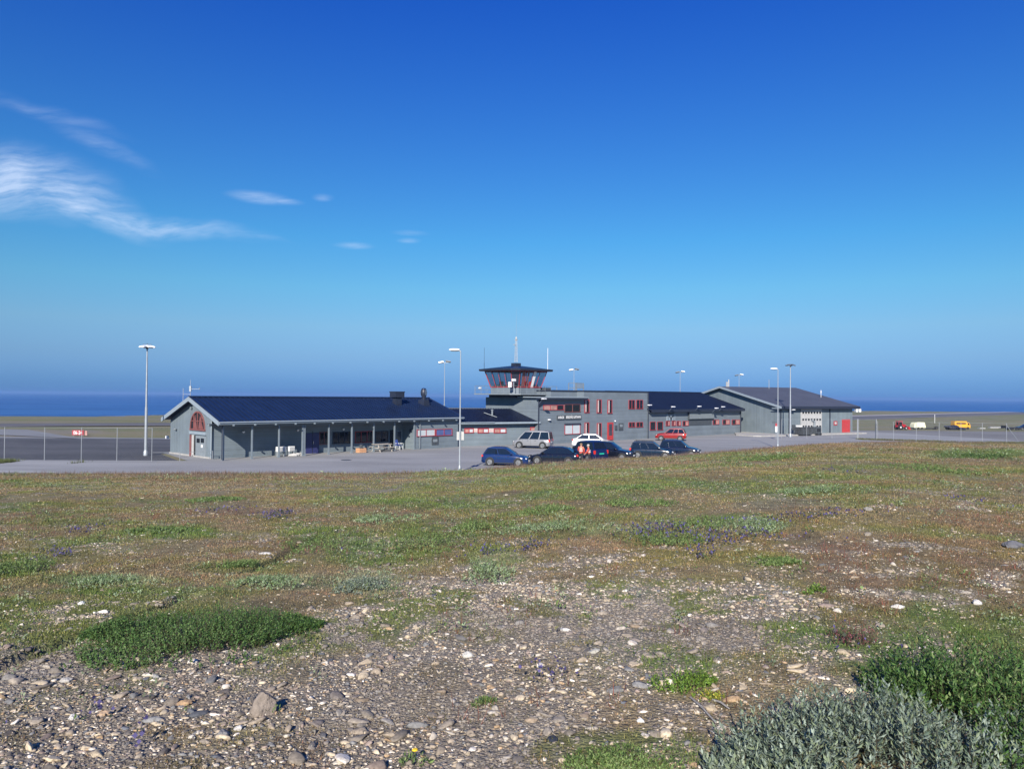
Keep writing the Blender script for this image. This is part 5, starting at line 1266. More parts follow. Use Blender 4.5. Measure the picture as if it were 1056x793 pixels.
bk = empty('bucket', tuple(cr2.location + Vector((0, 0, .34))), FA.rz, 'dark bucket standing on the pale orange crate', 'bucket')
MB().lathe([(.12, 0), (.17, .42), (.15, .42), (.11, .04)], (0, 0, .0), 16).build('pail', 'greybox', bk, smooth=True); MB().tube((-.16, 0, .40), (0, 0, .56), .008).tube((.16, 0, .40), (0, 0, .56), .008).build('handle', 'steel', bk)
for i, (u0, u1, lb) in enumerate([(285.5, 294.2, 'white utility box on legs against the shaded porch wall, left of two'), (297.2, 303.0, 'smaller white utility box on legs against the shaded porch wall, right of two')]):
    a_, z0_ = FA.front(u0, 461.5, .75); b2, z1_ = FA.front(u1, 457.0, .75)
    q_ = localobj(FA, (a_ + b2) / 2, .75, 'utility_box', lb, 'box', group='white boxes in the porch'); hwd = (b2 - a_) / 2
    MB().box(-hwd, hwd, -.2, .2, .42, .85).build('case', 'white', q_, bevel=.015); MB().box(-hwd * .9, hwd * .9, -.215, -.201, .46, .8).build('lid', 'offwhite', q_)
    for s in (-1, 1): MB().box(s * hwd * .8 - .03, s * hwd * .8 + .03, -.15, .15, 0, .42).build('leg', 'galv', q_)
M['stone_pale'] = mat('pale_stone', (.45, .44, .42), .9, var=.2, scale=8, bump=.4)
def rock_mesh(name, seed, sx, sy, sz, m='stone_pale', parent=None, sub=3, rough_=.22):
    bm = bmesh.new(); bmesh.ops.create_icosphere(bm, subdivisions=sub, radius=1)
    rs = np.random.default_rng(seed); ph = rs.random(9) * 6
    planes = [(Vector(rs.normal(size=3)).normalized(), .62 + .25 * rs.random()) for _ in range(7)]
    for v in bm.verts:
        p = v.co.copy()
        for n_, d_ in planes:
            t = p.dot(n_)
            if t > d_: p -= n_ * (t - d_)
        f_ = 1 + rough_ * .4 * (math.sin(p.x * 4 + ph[0]) * math.sin(p.y * 5 + ph[1]) + .5 * math.sin(p.z * 9 + ph[2] + p.x * 7) * math.sin(p.y * 11 + ph[3]))
        p *= f_; v.co = Vector((p.x * sx, p.y * sy, p.z * sz))
    me = bpy.data.meshes.new(name); bm.to_mesh(me); bm.free(); me.materials.append(M[m]); me.polygons.foreach_set('use_smooth', [True] * len(me.polygons)); me.set_sharp_from_angle(angle=R(30))
    o = bpy.data.objects.new(name, me); COL.objects.link(o); o.parent = parent; return o
for i, u in enumerate([302, 306.5, 311]):
    lx, _ = FA.front(u, 468, .5); p = FA.w(lx, .5); o = rock_mesh('kerb_stone', 40 + i, .45, .3, .2); o.location = (p[0], p[1], .09); o.rotation_euler = (0, 0, i)
    tag(o, ['leftmost', 'middle', 'rightmost'][i] + ' of three pale stones lying left of the double porch post', 'stone', 'stones by the porch')
# skips by the hangar
M['skip'] = mat('dark_skip_paint', (.045, .05, .055), .55, var=.25, scale=2)
lx, _ = FE.front(829.0, 446, -2.6)
sk = localobj(FE, lx, -2.6, 'waste_skip', 'dark grey waste skip with sloped end in front of the hangar', 'skip', -.1)
MB().prism([(-1.15, -.7, .15), (.85, -.7, .15), (1.2, -.7, 1.25), (-1.15, -.7, 1.25)], (0, 1.4, 0)).build('container', 'skip', sk)
rbm = MB()
for x in (-.9, -.45, 0, .45): rbm.box(x - .04, x + .04, -.76, -.701, .15, 1.25)
rbm.box(-1.2, 1.25, -.78, -.701, 1.2, 1.3).build('ribs', 'skip', sk)
for s in (-1, 1): MB().tube((s * .8 - .1, -.5, .08), (s * .8 - .1, .5, .08), .08).build('roller', 'rubber', sk)
o = empty('storage_box', tuple(sk.location + Vector((-.65, .0, 1.26))), FE.rz, 'small white box lying on the dark skip', 'box')
MB().box(-.4, .3, -.3, .3, 0, .28).build('case', 'white', o, bevel=.02); MB().box(-.42, .32, -.32, .32, .28, .32).build('lid', 'offwhite', o)
lx, _ = FE.front(841.5, 446, -2.2)
hp = localobj(FE, lx, -2.2, 'pump_unit', 'dark grey pump unit with a bent exhaust pipe beside the skip', 'machine')
MB().box(-.6, .6, -.5, .5, .15, 1.25).build('housing', 'greybox', hp, bevel=.03); MB().tube((-.35, 0, 1.2), (-.35, 0, 2.0), .16, n=14).tube((-.35, 0, 1.95), (-.95, 0, 2.2), .16, .13, n=14).build('exhaust', 'midgrey', hp, smooth=True)
for s in (-1, 1): MB().lathe([(.05, -.05), (.18, -.05), (.18, .05), (.05, .05)], (s * .4, -.52, .18), 14, 'y').build('wheel', 'rubber', hp)
MB().box(-.4, .4, -.515, -.501, .5, 1.0).build('grille', 'black', hp)
lx, _ = FE.front(818.3, 444, -1.0)
hs = localobj(FE, lx, -1.0, 'electric_cabinet', 'narrow dark cabinet on a post left of the skip', 'cabinet')
MB().box(-.22, .22, -.12, .12, .75, 1.55).build('case', 'greybox', hs); MB().box(-.05, .05, -.05, .05, 0, .75).build('post', 'galv', hs)
x_, y_ = put(800.4, 101)
ns = empty('notice_post', (x_, y_, 0), 0, 'white notice with red top on a post beside the hangar corner', 'sign')
MB().tube((0, 0, 0), (0, 0, 2.2), .035).build('post', 'galv', ns); MB().box(-.14, .14, -.06, -.04, 1.0, 1.75).build('board', 'white', ns); MB().box(-.14, .14, -.065, -.035, 1.75, 2.15).build('red_board', 'red', ns)
MB().box(-.55, .1, -.05, -.03, 2.2, 2.32).build('arrow_board', 'greybox', ns)

# ------------------------------------------------------------------ airfield objects
x_, y_, z_ = gpt(82, 449.6)
rs_ = empty('runway_sign', (x_, y_, z_), R(0), 'low red airfield sign with white figures standing in the grass', 'sign')
sc_ = y_ / 780
MB().box(-7.4 * sc_, 4.6 * sc_, -.08, .08, .12, .12 + 5.0 * sc_).build('board', 'red', rs_)
text_mesh('06-24', .62, rs_, (-1.4 * sc_, -.084, .12 + 2.3 * sc_), (R(90), 0, 0), 'white', width=9 * sc_)
for s in (-6, 0, 3.6): MB().tube((s * sc_, 0, 0), (s * sc_, 0, .14), .04).build('leg', 'galv', rs_)
MB().box(5.6 * sc_, 8 * sc_, -.05, .05, .1, .1 + 4.6 * sc_).build('side_board', 'brown', rs_)
# red machine with cab and loader (tractor)
def far_empty(u, v, name, label, cat, rz=0, group=None):
    a_, b_, c_ = gpt(u, v); return empty(name, (a_, b_, c_ + .012), R(rz), label, cat, group)
tr_ = far_empty(929, 443.2, 'tractor', 'small red tractor with front loader parked right of the hangar', 'tractor', 12)
M['tractor_red'] = mat('tractor_red_paint', (.50, .02, .03), .4, var=.15)
MB().box(-.1, 1.0, -.32, .32, .55, 1.15).build('bonnet', 'tractor_red', tr_, bevel=.06)
MB().box(-1.0, .1, -.5, .5, .55, .95).build('chassis', 'tractor_red', tr_, bevel=.03)
cbm = MB()
for a_ in (-.85, -.02):
    for b_ in (-.44, .44): cbm.box(a_ - .03, a_ + .03, b_ - .03, b_ + .03, .95, 1.75)
cbm.box(-.95, .08, -.52, .52, 1.75, 1.85).build('cab', 'tractor_red', tr_); MB().box(-.82, -.05, -.41, .41, .97, 1.74).build('cab_glass', 'cglass', tr_)
for (a_, r_) in ((-.6, .55), (.75, .36)):
    for s in (-1, 1):
        wq = MB().lathe([(r_ * .6, -.14), (r_, -.12), (r_, .12), (r_ * .6, .14)], (a_, s * .62, r_), 20, 'y').build('wheel', 'rubber', tr_); MB().lathe([(.02, 0), (r_ * .58, .02)], (a_, s * .62 + (-.15 if s < 0 else .13), r_), 14, 'y').build('rim', 'white', wq)
MB().tube((.2, -.45, 1.2), (1.5, -.45, .5), .05).tube((.2, .45, 1.2), (1.5, .45, .5), .05).build('loader_arm', 'tractor_red', tr_); MB().prism([(1.45, -.7, .1), (1.9, -.7, .1), (1.55, -.7, .7)], (0, 1.4, 0)).build('bucket', 'tractor_red', tr_)
MB().tube((.7, .2, 1.15), (.7, .2, 1.8), .03).build('exhaust', 'lampdark', tr_)
# cream covered trailer
cv = far_empty(946.5, 442.6, 'covered_trailer', 'cream covered trailer with rounded top between the red tractor and the dark heap', 'trailer', 4)
M['cream'] = mat('cream_canvas', (.78, .74, .50), .6, var=.06)
prof = [(-1.42, .35), (-1.30, 1.1), (-.95, 1.52), (.95, 1.60), (1.12, 1.5), (1.42, .35)]
MB().prism([(a_, -.85, b_) for a_, b_ in prof], (0, 1.7, 0)).build('cover', 'cream', cv, bevel=.06)
seam = MB()
for a_ in (-.75, .1, .9): seam.box(a_ - .015, a_ + .015, -.866, -.851, .4, 1.45)
seam.build('cover_seams', 'offwhite', cv); MB().box(-1.45, 1.45, -.8, .8, .22, .35).build('chassis', 'greybox', cv)
for a_ in (-.4, .45):
    for s in (-1, 1): MB().lathe([(.15, -.08), (.25, -.08), (.25, .08), (.15, .08)], (a_, s * .8, .25), 16, 'y').build('wheel', 'rubber', cv)
MB().tube((1.4, 0, .3), (2.3, 0, .3), .05).tube((2.2, 0, .3), (2.2, 0, 0), .04).build('drawbar', 'greybox', cv)
# dark tarpaulin heap
M['tarp'] = mat('dark_tarpaulin', (.018, .02, .035), .5, var=.3, scale=2, bump=.3)
hpm = far_empty(981, 443.3, 'covered_heap', 'dark tarpaulin-covered heap in front of the yellow van', 'heap')
o = rock_mesh('tarpaulin', 61, 1.7, 1.0, .62, 'tarp', hpm, 3, .5); o.location = (0, 0, .45)
o = rock_mesh('tarpaulin', 63, 1.3, .8, .35, 'tarp', hpm, 3, .5); o.location = (1.9, -.3, .25)
# yellow van
M['van_yellow'] = mat('yellow_orange_paint', (.72, .36, .03), .45, var=.08)
yv = far_empty(996, 443.0, 'box_van', 'small yellow box van with a long dark window strip right of the dark heap', 'van', 2); yv.location.y += 2.2; yv.location.z = float(hgt(yv.location.x, yv.location.y)) + .012
MB().box(-1.72, 1.15, -.8, .8, .42, 1.85).build('box_body', 'van_yellow', yv, bevel=.06)
MB().prism([(1.155, -.78, .35), (1.95, -.78, .35), (1.95, -.78, .95), (1.65, -.78, 1.55), (1.155, -.78, 1.6)], (0, 1.56, 0)).build('cab', 'van_yellow', yv, bevel=.04)
M['darkbrown'] = mat('dark_brown_window', (.08, .03, .015), .3)
MB().box(-1.35, .85, -.82, -.801, 1.2, 1.52).build('side_window', 'darkbrown', yv); MB().prism([(1.3, -.8, 1.0), (1.75, -.8, 1.0), (1.6, -.8, 1.42), (1.3, -.8, 1.42)], (0, .018, 0)).build('cab_window', 'cglass', yv)
for a_ in (-1.1, 1.35):
    for s in (-1, 1): MB().lathe([(.15, -.1), (.3, -.1), (.3, .1), (.15, .1)], (a_, s * .74, .3), 16, 'y').build('wheel', 'rubber', yv)
MB().box(1.94, 1.97, -.6, -.35, .6, .75).build('headlight', 'headlight', yv); MB().box(1.94, 1.97, .35, .6, .6, .75).build('headlight', 'headlight', yv)
# low things on the apron
M['timber'] = mat('dark_timber', (.03, .03, .03), .8, var=.3, scale=5)
for i, (u, v, w_, h_, m_, nm, lb, ct) in enumerate([
        (959.5, 442.6, 1.0, .22, 'timber', 'timber_stack', 'low dark stack of timber right of the cream trailer', 'timber'),
        (965.5, 442.8, .5, .35, 'timber', 'cable_drum', 'small dark drum on the gravel left of the dark heap', 'drum'),
        (1027, 441.6, 1.9, .32, 'offwhite', 'pallet_stack', 'pale pallet pile lying on the grass right of the yellow van', 'pallets'),
        (1012, 442.2, .8, .25, 'offwhite', 'board_stack', 'small pale board pile near the fence brace', 'boards'),
        (1044, 443.6, 2.0, .42, 'tarp', 'flatbed_trailer', 'low dark flat trailer at the right edge behind the fence', 'trailer')]):
    q_ = far_empty(u, v, nm, lb, ct, 3)
    mb = MB()
    if nm == 'cable_drum': mb.lathe([(.35, -.3), (.35, -.24), (.18, -.24), (.18, .24), (.35, .24), (.35, .3)], (0, 0, .35), 18, 'y').build('drum', m_, q_)
    elif nm == 'flatbed_trailer':
        MB().box(-w_, w_, -.9, .9, .42, .6).build('deck', m_, q_)
        for a_ in (-.6, .4):
            for s in (-1, 1): MB().lathe([(.15, -.1), (.32, -.1), (.32, .1), (.15, .1)], (a_, s * .8, .32), 16, 'y').build('wheel', 'rubber', q_)
        MB().box(-w_, -w_ + .1, -.9, .9, .6, 1.0).build('headboard', m_, q_); MB().tube((-w_, 0, .45), (-w_ - 1.2, 0, .4), .05).build('drawbar', m_, q_)
    else:
        for k in range(5): mb.box(-w_ + .07 * k, w_ - .05 * ((k * 7) % 4), -.5 + .02 * k, .5, k * h_ / 5, (k + .7) * h_ / 5)
        mb.build('boards', m_, q_)
        bt = MB()
        for a_ in (-.6, 0, .6): bt.box(a_ * w_ - .05, a_ * w_ + .05, -.5, .5, h_, h_ + .05)
        bt.build('battens', m_, q_)
x_, y_, z_ = gpt(1058, 443.5)
car2 = make_car('estate_car', x_, y_, 176, 4.2, 1.7, 1.35, 'estate', 'car_black', 'dark low car cut off by the right picture edge beyond the fence'); car2['group'] = 'vehicles on the right apron'; car2.location.z = z_ + .02
x_, y_, z_ = gpt(884.5, 424.8)
wb_ = empty('white_hut', (x_, y_, z_), 0, 'tiny white hut by the shore just right of the hangar roof edge', 'hut'); s_ = y_ / 780
MB().box(-2.6 * s_, 2.6 * s_, -1.5, 1.5, 0, 3 * s_).build('walls', 'white', wb_); MB().prism([(-2.8 * s_, -1.7, 3 * s_), (-2.8 * s_, 1.7, 3 * s_), (-2.8 * s_, 0, 3.8 * s_)], (5.6 * s_, 0, 0)).build('roof', 'offwhite', wb_)
MB().box(-.4, .4, -1.53, -1.5, 0, 1.9).build('door', 'midgrey', wb_)
x_, y_, z_ = gpt(964, 436.5); mk = empty('marker_post', (x_, y_, z_), 0, 'thin white marker post standing in the grass beyond the cream trailer', 'post'); MB().tube((0, 0, 0), (0, 0, 8.2 * y_ / 780), .07).build('pole', 'white', mk); MB().lathe([(.1, 0), (.14, .12), (.05, .25)], (0, 0, 8.2 * y_ / 780), 10).build('top_lamp', 'white', mk)

x_, y_, _ = gpt(357, 474.5)
mh = MB().lathe([(.45, .012), (.45, .02), (.38, .022), (.02, .022)], (0, 0, 0), 24).build('manhole_cover', 'greybox', None, loc=(x_, y_, .004)); tag(mh, 'dark round manhole cover in the asphalt in front of the porch', 'manhole cover')
# ------------------------------------------------------------------ scattered ground: stones, turf, flowers
def np_mesh(name, V, Fc, colr, m, kind=None, parent=None, smooth=False):
    """V (n,3), Fc (k,3|4) ints, colr (n,3)"""
    me = bpy.data.meshes.new(name); n = len(V); k, s = Fc.shape
    me.vertices.add(n); me.vertices.foreach_set('co', np.ascontiguousarray(V, np.float32).ravel())
    me.loops.add(k * s); me.loops.foreach_set('vertex_index', Fc.astype(np.int32).ravel())
    me.polygons.add(k); me.polygons.foreach_set('loop_start', np.arange(0, k * s, s, dtype=np.int32)); me.polygons.foreach_set('loop_total', np.full(k, s, np.int32))
    if smooth: me.polygons.foreach_set('use_smooth', np.ones(k, bool))
    me.update(calc_edges=True)
    ca = me.color_attributes.new('col', 'FLOAT_COLOR', 'POINT'); rgba = np.ones((n, 4), np.float32); rgba[:, :3] = np.clip(colr, 0, 1); ca.data.foreach_set('color', rgba.ravel())
    me.materials.append(M[m]); o = bpy.data.objects.new(name, me); COL.objects.link(o); o.parent = parent
    if kind: o['kind'] = kind
    return o
M['pebble'] = vcol_mat('pebble_stone', .85, .25)
M['turf'] = vcol_mat('dry_turf_blades', .8, .2, .25)
M['leaf'] = vcol_mat('willow_leaf', .55, .4, .25)
M['petal'] = vcol_mat('small_petals', .7, .2, .3)
# pebble material gets a mineral speckle
mt = M['pebble']; nt = mt.node_tree; bb_ = nt.nodes['Principled BSDF']; vc_ = [n for n in nt.nodes if n.type == 'VERTEX_COLOR'][0]
tc = nd(nt, 'ShaderNodeTexCoord'); nz = nd(nt, 'ShaderNodeTexNoise', Scale=60., Detail=5.); nt.links.new(tc.outputs['Object'], nz.inputs['Vector'])
mr = nd(nt, 'ShaderNodeMapRange'); mr.inputs[1].default_value = .3; mr.inputs[2].default_value = .7; mr.inputs[3].default_value = .7; mr.inputs[4].default_value = 1.25; nt.links.new(nz.outputs['Fac'], mr.inputs[0])
vs_ = nd(nt, 'ShaderNodeVectorMath', _operation='SCALE'); nt.links.new(vc_.outputs[0], vs_.inputs[0]); nt.links.new(mr.outputs[0], vs_.inputs['Scale']); nt.links.new(vs_.outputs[0], bb_.inputs['Base Color'])
bp = nd(nt, 'ShaderNodeBump', Strength=.5, Distance=.004); nt.links.new(nz.outputs['Fac'], bp.inputs['Height']); nt.links.new(bp.outputs[0], bb_.inputs['Normal'])

def spread(n, y0, y1, p, tmax=.80):
    """n points in the wedge ahead, density along Y ~ Y**p"""
    q = rng.random(n); e = p + 1
    Y = (y0 ** e + q * (y1 ** e - y0 ** e)) ** (1 / e) if abs(e) > 1e-6 else y0 * (y1 / y0) ** q
    X = (rng.random(n) * 2 - 1) * tmax * Y
    Y = np.where(infield(X, Y), Y, Y * .55); X = np.where(np.abs(X) > tmax * Y, X * .55, X); return X, Y
PAL = np.array([(.11, .10, .095), (.19, .17, .145), (.29, .25, .20), (.16, .165, .17), (.38, .33, .25), (.30, .22, .14), (.56, .53, .48), (.22, .18, .16), (.09, .10, .12), (.42, .39, .34)])
PW = np.array([.10, .19, .20, .10, .13, .05, .05, .10, .02, .06])
def ico(sub, seed):
    bm = bmesh.new(); bmesh.ops.create_icosphere(bm, subdivisions=sub, radius=1); rs = np.random.default_rng(seed)
    V = np.array([v.co[:] for v in bm.verts]); Fc = np.array([[v.index for v in f.verts] for f in bm.faces]); bm.free()
    for _ in range(9):
        n = rs.normal(size=3); n /= np.linalg.norm(n); d = .42 + .35 * rs.random(); t = V @ n; V = V - n * np.maximum(t - d, 0)[:, None]
    V = V * (1 + rs.normal(size=(len(V), 1)) * .05); return V, Fc
def stones(name, X, Y, S, sub, flat=.5, bright=1.2):
    Z = hgt(X, Y); N = len(X); K = 14; shapes = [ico(sub, 100 + k) for k in range(K)]
    vv = []; ff = []; cc = []; off = 0
    kind = rng.integers(0, K, N)
    for k in range(K):
        I = np.where(kind == k)[0]
        if not len(I): continue
        V, Fc = shapes[k]; n = len(I)
        sx = S[I] * (.8 + .75 * rng.random(n)); sy = S[I] * (.5 + .4 * rng.random(n)); sz = S[I] * flat * (.45 + .65 * rng.random(n))
        P = V[None] * np.stack([sx, sy, sz], -1)[:, None]
        tx = rng.normal(size=n) * .42; c, s = np.cos(tx)[:, None], np.sin(tx)[:, None]
        P = np.stack([P[..., 0], P[..., 1] * c - P[..., 2] * s, P[..., 1] * s + P[..., 2] * c], -1)
        a = rng.random(n) * 6.283; c, s = np.cos(a)[:, None], np.sin(a)[:, None]
        P = np.stack([P[..., 0] * c - P[..., 1] * s, P[..., 0] * s + P[..., 1] * c, P[..., 2]], -1)
        P += np.stack([X[I], Y[I], Z[I] + sz * .25], -1)[:, None]
        # patches of like stone, as the ground shows warm and slaty areas
        wm_ = fbm(X[I] / 1.4, Y[I] / 1.4, 81, 3) + .10 * sst(-1.5, .5, X[I] / np.maximum(Y[I], 1) * 4)
        ci = rng.choice(len(PAL), n, p=PW); col = PAL[ci] * (.75 + .5 * rng.random((n, 1)))
        slate = (wm_ < .44)[:, None] * .6; col = col * (1 - slate) + slate * np.array([.155, .145, .135]) * (.7 + .7 * rng.random((n, 1)))
        col = col * bright * np.array([1.05, 1.0, .93])
        vv.append(P.reshape(-1, 3)); cc.append(np.repeat(col, len(V), 0)); ff.append((Fc[None] + (np.arange(n) * len(V))[:, None, None] + off).reshape(-1, 3)); off += n * len(V)
    return np_mesh(name, np.vstack(vv), np.vstack(ff), np.vstack(cc), 'pebble', 'stuff')
def accept(X, Y, pw=1., bias=0.):
    G = cover(X, Y)[0]; k = rng.random(len(X)) < np.clip(G * pw + bias, 0, 1); return X[k], Y[k]
X, Y = spread(60000, 2.2, 9, .35); X, Y = accept(X, Y, 1.0, .06); stones('gravel', X, Y, rng.uniform(.006, .014, len(X)), 1)
X, Y = spread(72000, 2.2, 20, -.1); X, Y = accept(X, Y, 1.0, .04); S = .010 + .020 * rng.random(len(X)) ** 2; stones('gravel', X, Y, S, 1)
X, Y = spread(52000, 6.5, 22, .1); X, Y = accept(X, Y, 1.0, .03); S = .012 + .022 * rng.random(len(X)) ** 2; stones('gravel', X, Y, S, 1, bright=1.3)
X, Y = spread(10500, 2.3, 26, -.1); X, Y = accept(X, Y, .9, .04); S = .022 + .040 * rng.random(len(X)) ** 3.0; stones('gravel', X, Y, S, 2)
X, Y = spread(8000, 6, 52, .3); X, Y = accept(X, Y, .8, .09); S = .02 + .05 * rng.random(len(X)) ** 2.5; stones('gravel', X, Y, S * .9, 1, bright=.95)
X, Y = spread(300, 3, 16, .2); X, Y = accept(X, Y, .8, .0); S = .035 + .035 * rng.random(len(X)) ** 2; stones('gravel', X, Y, S, 3, .42)

def blades(X, Y, H, Wd, nb, col, spr, name, m='turf', lean=.5, tip=1.35, kindv='stuff', zoff=-.005):
    N = len(X); Z = hgt(X, Y) + zoff
    a = rng.random((N, nb)) * 6.283; r = spr[:, None] * np.sqrt(rng.random((N, nb)))
    bx = X[:, None] + r * np.cos(a); by = Y[:, None] + r * np.sin(a)
    la = a + rng.normal(size=(N, nb)) * .8; lm = lean * rng.random((N, nb)) * H[:, None]
    h = H[:, None] * (.5 + .6 * rng.random((N, nb))); wa = rng.random((N, nb)) * 6.283
    w2 = Wd[:, None] * (.6 + .7 * rng.random((N, nb))); wx, wy = np.cos(wa) * w2, np.sin(wa) * w2
    Zb = np.broadcast_to(Z[:, None], bx.shape)
    P = np.stack([np.stack([bx - wx, by - wy, Zb], -1), np.stack([bx + wx, by + wy, Zb], -1), np.stack([bx + np.cos(la) * lm, by + np.sin(la) * lm, Zb + h], -1)], 2)
    v = .7 + .6 * rng.random((N, nb, 1)); c = col[:, None] * v
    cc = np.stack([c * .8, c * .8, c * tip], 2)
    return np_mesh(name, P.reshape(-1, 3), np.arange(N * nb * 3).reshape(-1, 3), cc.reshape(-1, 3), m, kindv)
def turf(n, y0, y1, p, hs, ws, nb, name='turf', gmax=.55):
    X, Y = spread(n, y0, y1, p); G, c, g, pl, rd, bl, u, v = cover(X, Y)
    k = (rng.random(n) > G * 1.05) & (v < 810); X, Y, c, g, pl, rd = X[k], Y[k], c[k], g[k], pl[k], rd[k]
    patchy = fbm(X / (.25 * Y ** .6), Y / (.25 * Y ** .6), 91, 3); k = rng.random(len(X)) < sst(.30, .58, patchy) + .15; X, Y, c, g, pl, rd = X[k], Y[k], c[k], g[k], pl[k], rd[k]
    f = 1 + .6 * g + .3 * pl; H = hs * f * (1 + Y / 45) * (.6 + .8 * rng.random(len(X))); W_ = ws * (1 + Y / 14) * (.7 + .6 * rng.random(len(X)))
    hue = rng.random((len(X), 1)); c = c * (1 + .25 * (hue - .5)); c = np.where(rng.random((len(X), 1)) < .14, c * np.array([[1.0, .78, .85]]), c); c = np.where(rng.random((len(X), 1)) < .16, c * .55, c) * np.where(rng.random((len(X), 1)) < .16, np.array([[1.7, 1.5, 1.5]]), 1.)
    return blades(X, Y, H, W_, nb, c, .03 + .008 * Y, name)
X, Y = spread(46000, 2.4, 14, -.25); G = cover(X, Y)[0]; lit = fbm(X / .45, Y / .45, 141, 4); k = (rng.random(len(X)) < G * sst(.42, .62, lit)); X, Y, lit = X[k], Y[k], lit[k]
cl = np.where(rng.random((len(X), 1)) < .6, np.array([[.27, .20, .13]]), np.array([[.15, .145, .06]])) * (.6 + .8 * rng.random((len(X), 1)))
blades(X, Y, .014 * (1 + Y / 20) * (.5 + rng.random(len(X))), np.full(len(X), .0018) * (1 + Y / 12), 5, cl, np.full(len(X), .035), 'plant_litter', lean=1.5, tip=1.1)
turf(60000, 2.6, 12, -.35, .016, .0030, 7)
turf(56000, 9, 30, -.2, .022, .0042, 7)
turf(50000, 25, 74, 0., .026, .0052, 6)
# taller dry grass along the crest of the bank
n = 13000; t = (rng.random(n) * 2 - 1) * .78; u = 528 + 780 * t; Cc = np.interp(u, CU, CC); Y = Cc - 3.5 * rng.random(n) ** 2 + 1.8 * rng.random(n) ; X = t * Y
k = rng.random(n) < (.15 + .85 * sst(.35, .6, fbm(X / 5, Y / 5, 95, 3))) * np.interp(u, [100, 200, 500, 560, 900, 960, 1100], [.3, .8, .6, 1, 1, .5, .4]); X, Y = X[k], Y[k]
col = np.array([.20, .145, .115]) * (.7 + .6 * rng.random((len(X), 1)))
blades(X, Y, np.full(len(X), .26) * (.5 + .8 * rng.random(len(X))), np.full(len(X), .009), 3, col, np.full(len(X), .15), 'dry_grass', lean=.3, tip=1.0)
# green verge and weeds at the fence foot and wall foot
def verge(px0, px1, Y0, Y1, n, h_, col, zb=0.012):
    pass
n = 2500; t = rng.random(n); X = -44 + 10 * t + rng.normal(size=n) * .4; Y = 59.4 + rng.normal(size=n) * .5; k = fbm(X / 2, Y * 0, 7, 2) > .42; X, Y = X[k], Y[k]
k = X < -35.5 + rng.normal(size=len(X)) * 1.5; X, Y = X[k], Y[k]
blades(X, Y, .28 * (.4 + rng.random(len(X))), np.full(len(X), .02), 5, np.array([.11, .13, .05]) * (.7 + .6 * rng.random((len(X), 1))), np.full(len(X), .25), 'verge_weeds')
n = 5000; X = 47 + 40 * rng.random(n); Y = np.interp(X, [47, 58, 90], [103.2, 97.6, 95.5]) - 1.6 * rng.random(n); k = fbm(X / 3, Y, 17, 2) > .38; X, Y = X[k], Y[k]
blades(X, Y, .22 * (.4 + rng.random(len(X))), np.full(len(X), .03), 5, np.array([.12, .12, .055]) * (.7 + .6 * rng.random((len(X), 1))), np.full(len(X), .3), 'verge_weeds')

# pale seed heads and tiny flowers
def specks(n, y0, y1, p, size, hmin, hmax, colf, maskf, name):
    X, Y = spread(n, y0, y1, p); G, c, g, pl, rd, bl, u, v = cover(X, Y); k = rng.random(n) < maskf(G, g, pl, rd, bl, u, v, X, Y); X, Y = X[k], Y[k]; N = len(X)
    if not N: return
    Z = hgt(X, Y) + hmin + (hmax - hmin) * rng.random(N); s = size * (1 + Y / 14) * (.6 + .8 * rng.random(N)); a = rng.random(N) * 6.28
    ax = np.stack([np.cos(a), np.sin(a), 0 * a], -1) * s[:, None]; nz_ = np.stack([-np.sin(a) * .6, np.cos(a) * .6, .8 + 0 * a], -1) * s[:, None]
    P0 = np.stack([X, Y, Z], -1); P = np.stack([P0 - ax, P0 - nz_ * .9, P0 + ax, P0 + nz_ * .9], 1)
    c = colf(N); return np_mesh(name, P.reshape(-1, 3), np.arange(N * 4).reshape(-1, 4), np.repeat(c, 4, 0), 'petal', 'stuff')
specks(105000, 4, 66, 0., .0036, .01, .05, lambda N: np.array([.52, .50, .38]) * (.6 + .5 * rng.random((N, 1))), lambda G, g, pl, rd, bl, u, v, X, Y: (1 - G) * (.35 + .5 * sst(.4, .6, fbm(X / 2, Y / 2, 99, 3))), 'seed_heads')
def blue_patches():
    Pp = []
    for (cu, cv, ru, rv, wt) in BLUEF:
        x0, y0, _ = gpt(cu, cv); _, ya, _ = gpt(cu, cv - rv); _, yb, _ = gpt(cu, cv + rv); n = int(430 * wt * (ru / 30) ** .8 * min(1, (rv / 5)) * (.22 if cv > 640 else 1))
        Pp.append(np.stack([x0 + rng.normal(size=n) * ru / 780 * y0 * .5, y0 + rng.normal(size=n) * (ya - yb) * .3, np.full(n, y0)], -1))
    P = np.vstack(Pp); X, Y = P[:, 0], P[:, 1]; k = fbm(X / .5, Y / .5, 151, 3) > .43; X, Y = X[k], Y[k]; N = len(X)
    Z = hgt(X, Y) + .03 + .12 * rng.random(N); s = .0085 * (1 + Y / 16) * (.6 + .8 * rng.random(N)); a = rng.random(N) * 6.28
    ax = np.stack([np.cos(a), np.sin(a), 0 * a], -1) * s[:, None]; nz_ = np.stack([-np.sin(a) * .5, np.cos(a) * .5, 1.1 + 0 * a], -1) * s[:, None]
    P0 = np.stack([X, Y, Z], -1); Pq = np.stack([P0 - ax, P0 - nz_ * .9, P0 + ax, P0 + nz_ * .9], 1)
    c = np.where(rng.random((N, 1)) < .6, np.array([[.105, .09, .22]]), np.array([[.07, .085, .06]])) * (.6 + .7 * rng.random((N, 1)))
    np_mesh('blue_flowers', Pq.reshape(-1, 3), np.arange(N * 4).reshape(-1, 4), np.repeat(c, 4, 0), 'petal', 'stuff')
blue_patches()
